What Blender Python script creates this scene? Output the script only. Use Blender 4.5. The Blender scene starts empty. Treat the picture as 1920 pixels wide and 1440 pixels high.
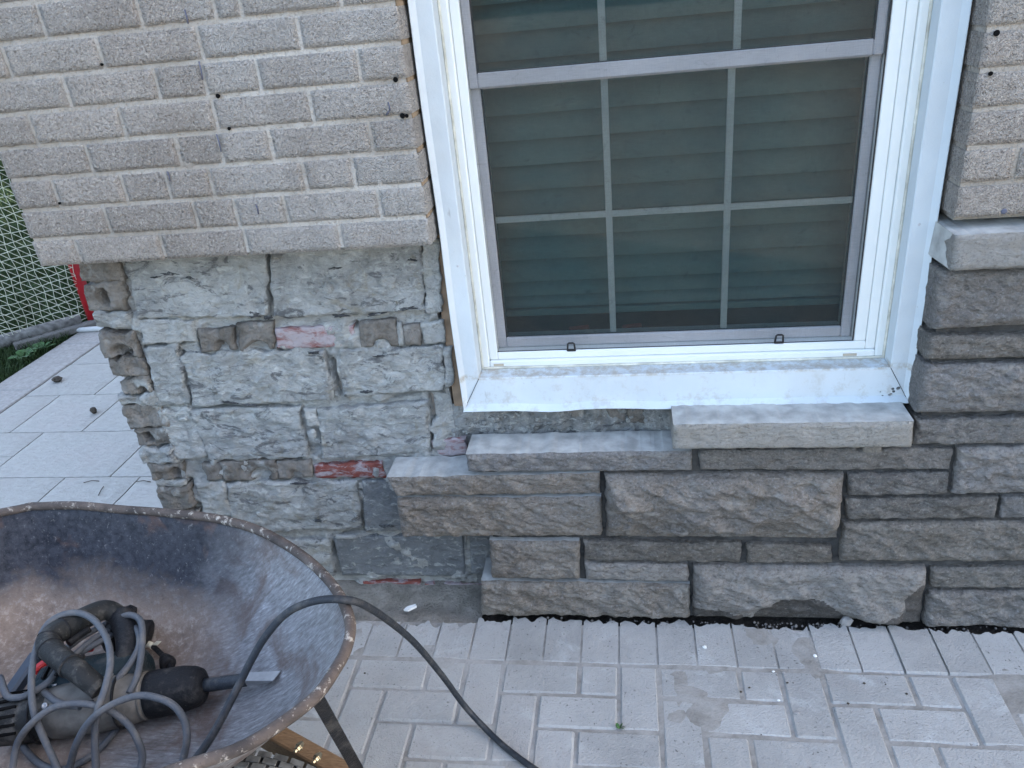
import bpy, math, random
import numpy as np
from mathutils import Vector, Matrix
rng = random.Random(7)
sc = bpy.context.scene
COL = sc.collection

# ------------------------------------------------------------ camera, sky, sun, exposure
CAM = np.array([0.0, -1.58, 1.52]); FPX = 1458.04
B = np.array([[0.98798008, 0.12434253, -0.09183839], [0.02504416, 0.45750784, 0.88885284], [-0.15253899, 0.88046892, -0.44889458]])
cd = bpy.data.cameras.new('camera'); cam = bpy.data.objects.new('camera', cd); COL.objects.link(cam)
cd.sensor_width = 36; cd.lens = FPX / 1920 * 36; cd.clip_start = 0.05; cd.clip_end = 500
cam.matrix_world = Matrix(((B[0][0], B[1][0], -B[2][0], CAM[0]), (B[0][1], B[1][1], -B[2][1], CAM[1]), (B[0][2], B[1][2], -B[2][2], CAM[2]), (0, 0, 0, 1)))
sc.camera = cam
SUN_EL, SUN_AZ = math.radians(33), math.radians(60)          # sun stands behind the house, to the right
world = bpy.data.worlds.new('World'); sc.world = world; world.use_nodes = True
wn = world.node_tree
sky = wn.nodes.new('ShaderNodeTexSky'); sky.sky_type = 'NISHITA'; sky.sun_disc = False
sky.sun_elevation = SUN_EL; sky.sun_rotation = SUN_AZ; sky.air_density = 1.0; sky.dust_density = 4.5; sky.ozone_density = 0.1
bg = wn.nodes['Background']; bg.inputs[1].default_value = 0.13
wn.links.new(sky.outputs[0], bg.inputs[0])
sl = bpy.data.lights.new('sun', 'SUN'); so = bpy.data.objects.new('sun', sl); COL.objects.link(so)
sl.energy = 3.0; sl.angle = math.radians(0.5); sl.color = (1, 0.95, 0.87)
sdir = Vector((math.sin(SUN_AZ) * math.cos(SUN_EL), math.cos(SUN_AZ) * math.cos(SUN_EL), math.sin(SUN_EL)))
so.rotation_euler = (-sdir).to_track_quat('-Z', 'Y').to_euler()
sc.view_settings.view_transform = 'Standard'; sc.view_settings.look = 'None'
sc.view_settings.gamma = 1; sc.view_settings.exposure = 3.02

# ------------------------------------------------------------ surveying helpers: photo ray -> point on a real plane
def ray(px, py): return ((px - 960) / FPX) * B[0] - ((py - 720) / FPX) * B[1] + B[2]
def onY(px, py, Y=0.0):
    d = ray(px, py); return CAM + d * ((Y - CAM[1]) / d[1])
def onZ(px, py, Z=0.0):
    d = ray(px, py); return CAM + d * ((Z - CAM[2]) / d[2])

# ------------------------------------------------------------ numpy noise
def _h(i, j, k, s):
    n = (i * 374761393 + j * 668265263 + k * 2147483647 + s * 1274126177) & 0xffffffff
    n = ((n ^ (n >> 13)) * 1274126177) & 0xffffffff
    return ((n ^ (n >> 16)) & 0xffff) / 65535.0
def vn(P, s=0):
    P = np.asarray(P, float); I = np.floor(P).astype(np.int64); f = P - I; f = f * f * (3 - 2 * f)
    r = 0
    for a in (0, 1):
        for b in (0, 1):
            for c in (0, 1):
                w = (f[..., 0] if a else 1 - f[..., 0]) * (f[..., 1] if b else 1 - f[..., 1]) * (f[..., 2] if c else 1 - f[..., 2])
                r = r + w * _h(I[..., 0] + a, I[..., 1] + b, I[..., 2] + c, s)
    return r * 2 - 1
def fbm(P, o=4, s=0, g=.5):
    r = 0; a = 1.0; P = np.asarray(P, float); t = 0
    for i in range(o):
        r = r + a * vn(P * 2.03 ** i, s + i * 17); t += a; a *= g
    return r / t
def xyz(x, y, z): return np.stack(np.broadcast_arrays(np.asarray(x, float), np.asarray(y, float), np.asarray(z, float)), -1)

# ------------------------------------------------------------ objects
def empty(name, loc, label, cat, group=None, kind=None):
    o = bpy.data.objects.new(name, None); COL.objects.link(o); o.location = loc; o.empty_display_size = .05
    if label: o['label'] = label
    if cat: o['category'] = cat
    if group: o['group'] = group
    if kind: o['kind'] = kind
    return o
def offset(parent):
    v = np.zeros(3)
    while parent is not None:
        v = v + np.array(parent.location); parent = parent.parent
    return v
def obj(name, verts, faces, mats, parent=None, smooth=None, midx=None, kind=None, label=None, cat=None, group=None, loc=None):
    verts = np.asarray(verts, float)
    if parent is not None: verts = verts - offset(parent)
    elif loc is not None: verts = verts - np.array(loc)
    me = bpy.data.meshes.new(name); me.from_pydata(verts.tolist(), [], [list(map(int, f)) for f in faces])
    for m in (mats if isinstance(mats, (list, tuple)) else [mats]): me.materials.append(m)
    n = len(me.polygons)
    if midx is not None: me.polygons.foreach_set('material_index', np.asarray(midx, dtype=np.int32))
    if smooth is not None:
        me.polygons.foreach_set('use_smooth', np.full(n, bool(smooth)) if isinstance(smooth, bool) else np.asarray(smooth, dtype=bool))
    me.update()
    o = bpy.data.objects.new(name, me); COL.objects.link(o)
    if parent is not None: o.parent = parent
    elif loc is not None: o.location = loc
    if kind: o['kind'] = kind
    if label: o['label'] = label
    if cat: o['category'] = cat
    if group: o['group'] = group
    return o
class MB:
    def __init__(s): s.v = []; s.f = []; s.s = []; s.m = []
    def add(s, v, f, smooth=False, m=0):
        k = len(s.v); s.v += [tuple(map(float, p)) for p in v]; s.f += [[i + k for i in q] for q in f]; s.s += [smooth] * len(f); s.m += [m] * len(f); return s
    def box(s, a, b, bev=0.0, m=0):
        (x0, y0, z0), (x1, y1, z1) = np.minimum(a, b), np.maximum(a, b); c = min(bev, (x1 - x0) / 2.2, (y1 - y0) / 2.2, (z1 - z0) / 2.2)
        if c <= 0:
            v = [(x, y, z) for x in (x0, x1) for y in (y0, y1) for z in (z0, z1)]
            return s.add(v, [(0, 1, 3, 2), (4, 6, 7, 5), (0, 4, 5, 1), (2, 3, 7, 6), (0, 2, 6, 4), (1, 5, 7, 3)], m=m)
        v = []; idx = {}
        X, Y, Z = (x0, x1), (y0, y1), (z0, z1)
        for i in (0, 1):
            for j in (0, 1):
                for k in (0, 1):
                    sx, sy, sz = c * (1 - 2 * i), c * (1 - 2 * j), c * (1 - 2 * k)
                    for ax, p in enumerate(((X[i], Y[j] + sy, Z[k] + sz), (X[i] + sx, Y[j], Z[k] + sz), (X[i] + sx, Y[j] + sy, Z[k]))):
                        idx[i, j, k, ax] = len(v); v.append(p)
        f = []
        for ax in range(3):
            for e in (0, 1):
                q = []
                for a_, b_ in ((0, 0), (1, 0), (1, 1), (0, 1)):
                    t = [a_, b_]; t.insert(ax, e); q.append(idx[t[0], t[1], t[2], ax])
                f.append(q if (e == 1) == (ax != 1) else q[::-1])
        for ax in range(3):
            o1, o2 = [a for a in range(3) if a != ax]
            for e1 in (0, 1):
                for e2 in (0, 1):
                    t0 = [0, 0, 0]; t0[o1] = e1; t0[o2] = e2; t1 = list(t0); t1[ax] = 1
                    f.append([idx[(*t0, o1)], idx[(*t1, o1)], idx[(*t1, o2)], idx[(*t0, o2)]])
        for i in (0, 1):
            for j in (0, 1):
                for k in (0, 1): f.append([idx[i, j, k, 0], idx[i, j, k, 1], idx[i, j, k, 2]])
        cen = np.array([(x0 + x1) / 2, (y0 + y1) / 2, (z0 + z1) / 2]); va = np.array(v)
        for n_, q in enumerate(f):
            p = va[q]; nn = np.cross(p[1] - p[0], p[2] - p[0])
            if nn @ (p.mean(0) - cen) < 0: f[n_] = q[::-1]
        return s.add(v, f, m=m)
    def obox(s, c, ax, half, bev=0.0, m=0):
        k = len(s.v); s.box(-np.array(half), np.array(half), bev, m)
        R = np.array(ax, float)                       # rows: unit axes
        for i in range(k, len(s.v)): s.v[i] = tuple(np.array(c) + np.array(s.v[i]) @ R)
        return s
    def tube(s, pts, r, n=8, cap=True, m=0, flat=1.0):
        P = np.array(pts, float); N = len(P); rr = np.full(N, r) if np.isscalar(r) else np.array(r, float)
        T = np.gradient(P, axis=0); T /= np.linalg.norm(T, axis=1)[:, None] + 1e-12
        up = np.array([0, 0, 1.0]) if abs(T[0][2]) < .9 else np.array([1.0, 0, 0])
        u = np.cross(T[0], up); u /= np.linalg.norm(u); v = []
        for i in range(N):
            u = u - T[i] * (u @ T[i]); u /= np.linalg.norm(u) + 1e-12; w = np.cross(T[i], u)
            for k in range(n):
                a = 2 * math.pi * k / n; v.append(P[i] + rr[i] * (math.cos(a) * u + flat * math.sin(a) * w))
        f = [(i * n + k, i * n + (k + 1) % n, (i + 1) * n + (k + 1) % n, (i + 1) * n + k) for i in range(N - 1) for k in range(n)]
        s.add(v, f, True, m)
        if cap:
            k0 = len(s.v) - N * n; s.f += [[k0 + i for i in range(n)][::-1], [k0 + (N - 1) * n + i for i in range(n)]]; s.s += [False] * 2; s.m += [m] * 2
        return s
    def lathe(s, a, d, prof, n=20, m=0, smooth=True):
        d = np.array(d, float); d /= np.linalg.norm(d); a = np.array(a, float)
        up = np.array([0, 0, 1.0]) if abs(d[2]) < .9 else np.array([1.0, 0, 0])
        u = np.cross(d, up); u /= np.linalg.norm(u); w = np.cross(d, u); v = []
        for h, r in prof:
            for k in range(n):
                t = 2 * math.pi * k / n; v.append(a + d * h + max(r, 1e-4) * (math.cos(t) * u + math.sin(t) * w))
        f = [(i * n + k, i * n + (k + 1) % n, (i + 1) * n + (k + 1) % n, (i + 1) * n + k) for i in range(len(prof) - 1) for k in range(n)]
        s.add(v, f, smooth, m)
        k0 = len(s.v) - len(prof) * n; s.f += [[k0 + i for i in range(n)][::-1], [k0 + (len(prof) - 1) * n + i for i in range(n)]]; s.s += [False] * 2; s.m += [m] * 2
        return s
    def build(s, name, mats, parent=None, **k):
        return obj(name, s.v, s.f, mats, parent, smooth=s.s, midx=s.m, **k)
def spline(P, n=6):
    P = np.array(P, float); Q = np.vstack([2 * P[0] - P[1], P, 2 * P[-1] - P[-2]]); out = []
    for i in range(1, len(Q) - 2):
        for t in np.linspace(0, 1, n, endpoint=False):
            a, b, c, d = Q[i - 1:i + 3]
            out.append(.5 * (2 * b + (c - a) * t + (2 * a - 5 * b + 4 * c - d) * t * t + (3 * b - a - 3 * c + d) * t ** 3))
    out.append(P[-1]); return np.array(out)

# ------------------------------------------------------------ materials
class NT:
    def __init__(s, name, rough=.8, spec=.3, metal=0.0):
        s.mat = bpy.data.materials.new(name); s.mat.use_nodes = True; s.t = s.mat.node_tree
        s.b = s.t.nodes['Principled BSDF']; s.b.inputs['Roughness'].default_value = rough; s.b.inputs['Specular IOR Level'].default_value = spec; s.b.inputs['Metallic'].default_value = metal
        tc = s.t.nodes.new('ShaderNodeTexCoord'); oi = s.t.nodes.new('ShaderNodeObjectInfo'); s.rnd = oi.outputs['Random']
        s.obj = tc.outputs['Object']; ad = s.t.nodes.new('ShaderNodeVectorMath'); ad.operation = 'ADD'
        cm = s.t.nodes.new('ShaderNodeCombineXYZ'); ml = s.math('MULTIPLY', s.rnd, 37.0)
        s.t.links.new(ml, cm.inputs[0]); s.t.links.new(ml, cm.inputs[2])
        s.t.links.new(s.obj, ad.inputs[0]); s.t.links.new(cm.outputs[0], ad.inputs[1]); s.vec = ad.outputs[0]
        s.h = None
    def _in(s, sock, v):
        if hasattr(v, 'links') or hasattr(v, 'is_output'): s.t.links.new(v, sock)
        elif isinstance(v, (tuple, list)) and len(v) == 3 and sock.type == 'RGBA': sock.default_value = (*v, 1)
        else: sock.default_value = v
    def math(s, op, a, b=0.0, clamp=False):
        n = s.t.nodes.new('ShaderNodeMath'); n.operation = op; n.use_clamp = clamp; s._in(n.inputs[0], a); s._in(n.inputs[1], b); return n.outputs[0]
    def noise(s, scale, detail=6, rough=.55, stretch=None, fixed=False, dist=0.0):
        n = s.t.nodes.new('ShaderNodeTexNoise'); n.inputs['Scale'].default_value = scale; n.inputs['Detail'].default_value = detail; n.inputs['Roughness'].default_value = rough; n.inputs['Distortion'].default_value = dist
        v = s.obj if fixed else s.vec
        if stretch:
            m = s.t.nodes.new('ShaderNodeMapping'); m.inputs['Scale'].default_value = stretch[:3]
            if len(stretch) > 3: m.inputs['Rotation'].default_value = stretch[3]
            s.t.links.new(v, m.inputs[0]); v = m.outputs[0]
        s.t.links.new(v, n.inputs['Vector']); return n.outputs[0]
    def sep(s):
        n = s.t.nodes.new('ShaderNodeSeparateXYZ'); s.t.links.new(s.obj, n.inputs[0]); return n.outputs
    def rng(s, v, a, b, c=0.0, d=1.0):
        n = s.t.nodes.new('ShaderNodeMapRange'); s._in(n.inputs[0], v); n.inputs[1].default_value = a; n.inputs[2].default_value = b; n.inputs[3].default_value = c; n.inputs[4].default_value = d; return n.outputs[0]
    def mix(s, f, a, b, mode='MIX'):
        n = s.t.nodes.new('ShaderNodeMix'); n.data_type = 'RGBA'; n.blend_type = mode; s._in(n.inputs[0], f); s._in(n.inputs[6], a); s._in(n.inputs[7], b); return n.outputs[2]
    def val(s, c, amt):                       # per-object brightness
        f = s.rng(s.rnd, 0, 1, 1 - amt, 1 + amt); n = s.t.nodes.new('ShaderNodeVectorMath'); n.operation = 'SCALE'; s._in(n.inputs[0], c); s._in(n.inputs['Scale'], f); return n.outputs[0]
    def bump(s, h, dist, strength=1.0):
        n = s.t.nodes.new('ShaderNodeBump'); n.inputs['Distance'].default_value = dist; n.inputs['Strength'].default_value = strength; s._in(n.inputs['Height'], h)
        if s.h is not None: s.t.links.new(s.h, n.inputs['Normal'])
        s.h = n.outputs[0]; return s
    def done(s, col, rough=None):
        s._in(s.b.inputs['Base Color'], col)
        if rough is not None: s._in(s.b.inputs['Roughness'], rough)
        if s.h is not None: s.t.links.new(s.h, s.b.inputs['Normal'])
        return s.mat
def plain(name, c, rough=.5, spec=.4, metal=0.0, var=.12, scale=40, bump=0.0):
    n = NT(name, rough, spec, metal); k = n.noise(scale, 5)
    col = n.mix(n.rng(k, .3, .7), tuple(x * (1 - var) for x in c), tuple(min(1, x * (1 + var)) for x in c))
    if bump: n.bump(k, bump)
    return n.done(col)
def mat_brick():
    n = NT('rug_brick', .95, .15)
    g = n.noise(150, 3, .75); g2 = n.noise(75, 4, .7); big = n.noise(5, 4, fixed=True)
    c = n.mix(n.rng(big, .3, .7), (.395, .352, .312), (.475, .43, .388)); c = n.val(c, .10)
    c = n.mix(n.rng(g, .33, .44, .5, 0), c, (.20, .17, .14)); c = n.mix(n.rng(n.noise(190, 2, .6), .56, .66, 0, .6), c, (.62, .57, .50))
    c = n.mix(n.rng(g2, .34, .44, .22, 0), c, (.24, .21, .17))
    c = n.mix(n.rng(n.noise(3.2, 5, .6, fixed=True, dist=.6), .52, .70, 0, .42), c, (.52, .51, .48))
    c = n.mix(n.rng(n.noise(4, 6, .65, (1.6, 1, .3), fixed=True, dist=.5), .55, .72, 0, .35), c, (.25, .225, .20))
    c = n.mix(n.math('MULTIPLY', n.rng(n.sep()[0], .03, .10, 0, 1), n.rng(n.noise(6, 4, fixed=True), .35, .6, .12, .42)), c, (.52, .51, .49))
    n.bump(g, .009, 1); n.bump(g2, .006); return n.done(c)
def mat_mortar(name, a, b, white=.35):
    n = NT(name, .95, .15); k = n.noise(7, 6, fixed=True); g = n.noise(120, 4, .75); P = n.sep()
    c = n.mix(n.rng(k, .35, .65), a, b)
    w = n.math('MULTIPLY', n.rng(n.noise(3.0, 4, fixed=True), .40, .60), n.rng(P[0], -.35, .15, .15, 1)); c = n.mix(n.math('MULTIPLY', w, white), c, (.66, .64, .60))
    c = n.mix(n.rng(g, .36, .47, .5, 0), c, (.20, .17, .14))
    n.bump(g, .006); n.bump(n.noise(35, 5, fixed=True), .008); return n.done(c)
def mat_stone(name, a, b, c3, dust=.2, dark=.5):
    n = NT(name, .92, .2)
    k = n.noise(9, 7, .62, (1, 1, 1.8), dist=.4); g = n.noise(70, 6, .75, (1, 1, 1.6, (0, .5, 0))); f = n.noise(170, 4, .75)
    c = n.mix(n.rng(k, .32, .68), a, b); c = n.mix(n.rng(n.noise(4, 4), .45, .7, 0, .8), c, c3); c = n.val(c, .22); c = n.mix(n.rng(n.math('FRACT', n.math('MULTIPLY', n.rnd, 7.3)), .45, .9, 0, .45), c, (.33, .33, .335)); c = n.mix(n.rng(n.math('FRACT', n.math('MULTIPLY', n.rnd, 13.1)), .6, 1, 0, .3), c, (.33, .27, .20))
    c = n.mix(n.rng(g, .34, .50, dark, 0), c, tuple(x * .38 for x in a)); c = n.mix(n.rng(f, .55, .66, 0, .45), c, tuple(min(.6, x * 2.3) for x in b)); c = n.mix(n.rng(f, .34, .44, .5, 0), c, tuple(x * .4 for x in a))
    c = n.mix(n.rng(n.noise(26, 6, .68, (1, 1, 1.6)), .53, .66, 0, dust), c, (.47, .44, .40))
    n.bump(f, .010); n.bump(g, .034); n.bump(n.noise(24, 6, .68, (1, 1, 2.0, (0, .35, 0))), .034)
    return n.done(c)
def mat_block(name='smeared_block', a=(.355, .36, .348), b=(.57, .58, .562), ochre=.35, tar=.7):
    n = NT(name, .96, .12)
    k = n.noise(10, 8, .66, fixed=True, dist=1.0); g = n.noise(95, 6, .75); f = n.noise(34, 7, .7, (1, 1, 1.7), fixed=True, dist=.5)
    c = n.mix(n.rng(k, .36, .62), a, b); c = n.val(c, .08)
    c = n.mix(n.rng(n.noise(10, 7, .7, (1, 1, 2.2), dist=1.4), .55, .61, 0, tar), c, (.095, .098, .105))
    c = n.mix(n.rng(n.noise(13, 6, .65, dist=1.5), .57, .66, 0, ochre), c, (.34, .285, .165))
    c = n.mix(n.rng(f, .54, .64, 0, .65), c, (.68, .70, .67)); c = n.mix(n.rng(f, .34, .43, .5, 0), c, (.20, .205, .20))
    c = n.mix(n.rng(g, .32, .42, .5, 0), c, (.18, .18, .17))
    n.bump(g, .011); n.bump(f, .022); return n.done(c)
def mat_clay():
    n = NT('broken_clay', .97, .1); k = n.noise(14, 6, .6, dist=.6); g = n.noise(170, 5, .75)
    c = n.mix(n.rng(k, .35, .62), (.155, .14, .12), (.27, .25, .225)); c = n.val(c, .15)
    c = n.mix(n.rng(n.noise(16, 5), .58, .68, 0, .75), c, (.42, .43, .41)); c = n.mix(n.rng(g, .3, .42, .5, 0), c, (.07, .06, .05))
    n.bump(g, .008); n.bump(n.noise(50, 5), .014); return n.done(c)
def mat_red(name, smear):
    n = NT(name, .85, .25); k = n.noise(22, 6, .65, (1, 1, 2.5), dist=.8)
    c = n.mix(n.rng(n.noise(60, 5), .3, .7), (.13, .035, .028), (.22, .07, .055)); c = n.mix(n.rng(k, .5 - smear * .22, .62 - smear * .12, 0, .85), c, (.32, .30, .31))
    n.bump(n.noise(120, 5), .004); return n.done(c)
def dustfilm(n, c):
    f = n.math('ADD', n.rng(n.noise(3.6, 7, .68, fixed=True, dist=.9), .42, .62, 0, .72), n.rng(n.noise(22, 5, .7, fixed=True), .4, .7, -.15, .15)); return n.mix(n.math('MAXIMUM', f, 0.0, True), c, (.375, .365, .345))
def mat_paver():
    n = NT('concrete_paver', .93, .18); g = n.noise(240, 3, .7); big = n.noise(4, 5, fixed=True)
    c = n.mix(n.rng(big, .35, .68), (.30, .295, .28), (.38, .378, .365)); c = n.val(c, .10)
    c = n.mix(n.rng(n.noise(5, 5, .6, fixed=True, dist=.7), .55, .72, 0, .6), c, (.31, .285, .265))
    c = n.mix(n.rng(n.noise(9, 6, .65, fixed=True, dist=.5), .55, .72, 0, .75), c, (.47, .48, .475))
    c = n.mix(n.rng(n.noise(17, 7, .7, fixed=True, dist=1.0), .58, .68, 0, .45), c, (.23, .22, .21)); c = n.mix(n.math('MULTIPLY', n.rng(n.noise(130, 2, .5), .655, .71, 0, .85), n.rng(n.noise(6, 3), .35, .6, .15, 1)), c, (.09, .085, .08)); c = dustfilm(n, c); c = n.mix(n.rng(g, .3, .42, .35, 0), c, (.2, .19, .185))
    n.bump(g, .003); n.bump(n.noise(60, 4), .002); return n.done(c)
def mat_slab():
    n = NT('slab_concrete', .9, .2); k = n.noise(30, 6, .65, (1, 2, 1, (0, 0, .6)))
    c = n.mix(n.rng(k, .3, .7), (.36, .345, .315), (.44, .425, .395)); c = n.val(c, .04); c = n.mix(n.rng(n.noise(3, 4, fixed=True), .5, .75, 0, .35), c, (.42, .36, .34))
    n.bump(k, .010); n.bump(n.noise(150, 4), .003); return n.done(c)
def mat_tray():
    n = NT('worn_tray_steel', .6, .22); P = n.sep(); k = n.noise(6, 6, .65, fixed=True, dist=.5); f = n.noise(60, 7, .75, fixed=True); scr = n.noise(40, 5, .7, (1.0, 6, 1.2, (0, 0, .6)), fixed=True)
    dusty = n.mix(n.rng(k, .3, .7), (.15, .11, .085), (.29, .225, .18)); dusty = n.mix(n.rng(f, .50, .64, 0, .55), dusty, (.44, .39, .34)); dusty = n.mix(n.rng(f, .32, .45, .55, 0), dusty, (.065, .05, .045))
    paint = n.mix(n.rng(f, .35, .62), (.010, .011, .016), (.045, .046, .055)); paint = n.mix(n.rng(n.noise(90, 6, .8, fixed=True), .58, .68, 0, .5), paint, (.26, .24, .23))
    paint = n.mix(n.rng(n.noise(9, 5, fixed=True, dist=.8), .56, .66, 0, .7), paint, (.10, .055, .04))
    blue = n.mix(n.rng(scr, .34, .66), (.12, .113, .11), (.27, .262, .262)); blue = n.mix(n.rng(scr, .58, .72, 0, .4), blue, (.48, .48, .49)); blue = n.mix(n.rng(n.noise(8, 7, .65, fixed=True, dist=.6), .46, .60, 0, .8), blue, (.10, .068, .055))
    hgt = n.math('ADD', n.math('ADD', P[2], n.math('MULTIPLY', k, .16)), n.math('MULTIPLY', f, .07))     # paint survives on the walls, worn off the floor
    m = n.rng(hgt, .525, .60); c = n.mix(m, dusty, paint)
    mb = n.math('ADD', n.math('ADD', P[0], n.math('MULTIPLY', k, .25)), n.math('MULTIPLY', P[1], -.55)); c = n.mix(n.rng(mb, -.06, .16), c, blue)
    n.bump(f, .003); n.bump(n.noise(4, 3, fixed=True), .02)
    return n.done(c, n.rng(f, .3, .7, .42, .7))
def mat_rust():
    n = NT('rusty_rim', .75, .3); f = n.noise(70, 6, .7); k = n.noise(14, 6, .65, dist=.6)
    c = n.mix(n.rng(k, .35, .65), (.045, .036, .032), (.115, .088, .073)); c = n.mix(n.rng(f, .56, .66, 0, .8), c, (.46, .41, .35)); n.bump(f, .004); return n.done(c)
def mat_rubber(name, c=(.03, .031, .034), dust=.5, rough=.6):
    n = NT(name, rough, .2); dust *= .7; k = n.noise(28, 6, .65); f = n.noise(140, 4, .7)
    col = n.mix(n.rng(k, .50, .66, 0, dust), c, (.19, .17, .145)); col = n.mix(n.rng(f, .62, .72, 0, dust * .7), col, (.33, .31, .28)); n.bump(f, .002); return n.done(col)
def mat_wood():
    n = NT('ash_handle_wood', .6, .35); k = n.noise(30, 6, .65, (1, 14, 14)); c = n.mix(n.rng(k, .3, .7), (.15, .085, .042), (.30, .19, .105)); c = n.mix(n.rng(n.noise(12, 5), .55, .7, 0, .5), c, (.06, .045, .035)); n.bump(k, .003); return n.done(c)
def mat_trim():
    n = NT('white_aluminium', .42, .45); k = n.noise(7, 5, fixed=True); d = n.noise(60, 6, .75, fixed=True); P = n.sep()
    c = n.mix(n.rng(k, .3, .7), (.46, .51, .54), (.51, .56, .585))
    c = n.mix(n.rng(n.noise(5, 6, .7, (1, 1, .35), fixed=True, dist=.6), .50, .72, 0, .35), c, (.42, .43, .42))            # dull handling marks
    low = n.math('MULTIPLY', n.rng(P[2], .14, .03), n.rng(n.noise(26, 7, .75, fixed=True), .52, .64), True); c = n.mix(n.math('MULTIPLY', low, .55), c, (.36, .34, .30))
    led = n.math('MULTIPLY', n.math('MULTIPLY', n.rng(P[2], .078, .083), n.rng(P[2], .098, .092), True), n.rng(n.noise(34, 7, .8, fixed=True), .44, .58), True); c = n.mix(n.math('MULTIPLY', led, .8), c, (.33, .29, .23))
    c = n.mix(n.rng(d, .66, .72, 0, .6), c, (.25, .23, .20)); c = n.mix(n.rng(n.noise(45, 3, .6, (1, 1, .2), fixed=True), .70, .76, 0, .5), c, (.22, .21, .20))
    n.bump(n.noise(9, 2, fixed=True), .006); n.bump(d, .0008); return n.done(c, n.rng(k, .3, .7, .36, .6))
def mat_screen():
    n = NT('insect_mesh', .8, .2); t = n.t
    w = n.noise(60, 3, .6, (.6, 1, 9)); w2 = n.noise(60, 3, .6, (9, 1, .6)); big = n.noise(5, 4)
    f = n.math('ADD', n.math('ADD', n.rng(w, .3, .7, -.05, .05), n.rng(w2, .3, .7, -.035, .035)), n.math('ADD', n.rng(big, .3, .7, .24, .38), n.rng(n.noise(16, 7, .75, (1, 1, 1.5), dist=1.5), .58, .74, 0, .22)))
    tr = t.nodes.new('ShaderNodeBsdfTransparent'); mx = t.nodes.new('ShaderNodeMixShader')
    t.links.new(f, mx.inputs[0]); t.links.new(tr.outputs[0], mx.inputs[1]); t.links.new(n.b.outputs[0], mx.inputs[2])
    n.done(n.mix(n.rng(n.noise(3.2, 5, .6, dist=.8), .4, .66), (.030, .046, .048), (.062, .060, .050))); t.links.new(mx.outputs[0], t.nodes['Material Output'].inputs[0]); return n.mat  # dust and patchy brownish reflections are both painted into the mesh as blotches
def mat_glass():
    m = bpy.data.materials.new('tinted_glass'); m.use_nodes = True; t = m.node_tree; t.nodes.remove(t.nodes['Principled BSDF'])
    tr = t.nodes.new('ShaderNodeBsdfTransparent'); tr.inputs[0].default_value = (.80, .90, .89, 1); gl = t.nodes.new('ShaderNodeBsdfGlossy'); gl.inputs['Roughness'].default_value = .015
    fr = t.nodes.new('ShaderNodeFresnel'); fr.inputs[0].default_value = 1.5; mx = t.nodes.new('ShaderNodeMixShader')
    t.links.new(fr.outputs[0], mx.inputs[0]); t.links.new(tr.outputs[0], mx.inputs[1]); t.links.new(gl.outputs[0], mx.inputs[2]); t.links.new(mx.outputs[0], t.nodes['Material Output'].inputs[0]); return m
def mat_soil(name, a, b, bump=.01):
    n = NT(name, .97, .1); k = n.noise(20, 6, .65, fixed=True); g = n.noise(160, 4, .7, fixed=True); c = n.mix(n.rng(k, .35, .65), a, b); n.bump(g, bump * .6); n.bump(k, bump); return n.done(c)

M_BRICK = mat_brick(); M_BMORT = mat_mortar('pale_brick_mortar', (.30, .268, .23), (.37, .335, .292), .42)
M_SMORT = mat_soil('dark_stone_mortar', (.036, .036, .036), (.085, .083, .08), .006)
M_STONE = mat_stone('grey_split_stone', (.31, .28, .25), (.455, .42, .38), (.36, .345, .325), .7, .62)
M_STONE_B = mat_stone('brown_split_stone', (.285, .245, .205), (.41, .365, .31), (.34, .315, .285), .7, .62)
M_STONE_D = mat_stone('dark_split_stone', (.195, .178, .155), (.29, .265, .235), (.25, .235, .215), .45, .6)
M_WET = mat_stone('damp_stone', (.125, .112, .10), (.18, .165, .147), (.145, .135, .125), .15, .3)
M_LIME = mat_stone('pale_limestone', (.42, .39, .34), (.53, .50, .455), (.47, .46, .43), .5, .3)
M_SAWN = plain('sawn_stone_top', (.35, .352, .335), .9, .15, 0, .30, 22, .003)
M_BLOCK = mat_block(); M_BLOCK_D = mat_block('bare_block', (.21, .225, .235), (.30, .315, .325), .05, .35)
M_SMEAR = mat_block('mortar_smear', (.43, .43, .41), (.59, .595, .57), .3, .3); M_BED = mat_block('crumbled_bed_mortar', (.20, .205, .20), (.42, .43, .42), .15, .8)
M_TAR = mat_block('old_tar', (.045, .047, .052), (.13, .135, .14), .02, .5); M_CLAY = mat_clay(); M_RED = mat_red('red_brick', .1); M_REDS = mat_red('smeared_red_brick', .75)
M_PAVER = mat_paver(); M_SLAB = mat_slab(); M_KERB = plain('kerb_concrete', (.34, .32, .30), .95, .15, 0, .16, 60, .003)
n_ = NT('joint_sand', .97, .1); M_SAND = (n_.bump(n_.noise(160, 4, .7, fixed=True), .003), n_.done(dustfilm(n_, n_.mix(n_.rng(n_.noise(20, 6, .65, fixed=True), .35, .65), (.20, .185, .165), (.31, .295, .27)))))[1]; M_SOIL = mat_soil('dark_soil', (.03, .028, .026), (.075, .068, .06), .02)
M_FOOT = mat_soil('footing_concrete', (.20, .185, .16), (.33, .305, .27), .012)
M_TRIM = mat_trim(); M_VINYL = plain('white_vinyl', (.63, .655, .64), .35, .45, 0, .03, 8); M_SASH = plain('sash_vinyl', (.43, .43, .45), .45, .4, 0, .04, 8)
M_GASKET = plain('black_gasket', (.012, .012, .013), .6); M_SCREEN = mat_screen(); M_GLASS = mat_glass()
M_SLAT = plain('blind_slat', (.055, .118, .122), .6, .3, 0, .08, 6); M_DARK = plain('room_shade_black', (.02, .02, .02), .9, .1)
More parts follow.
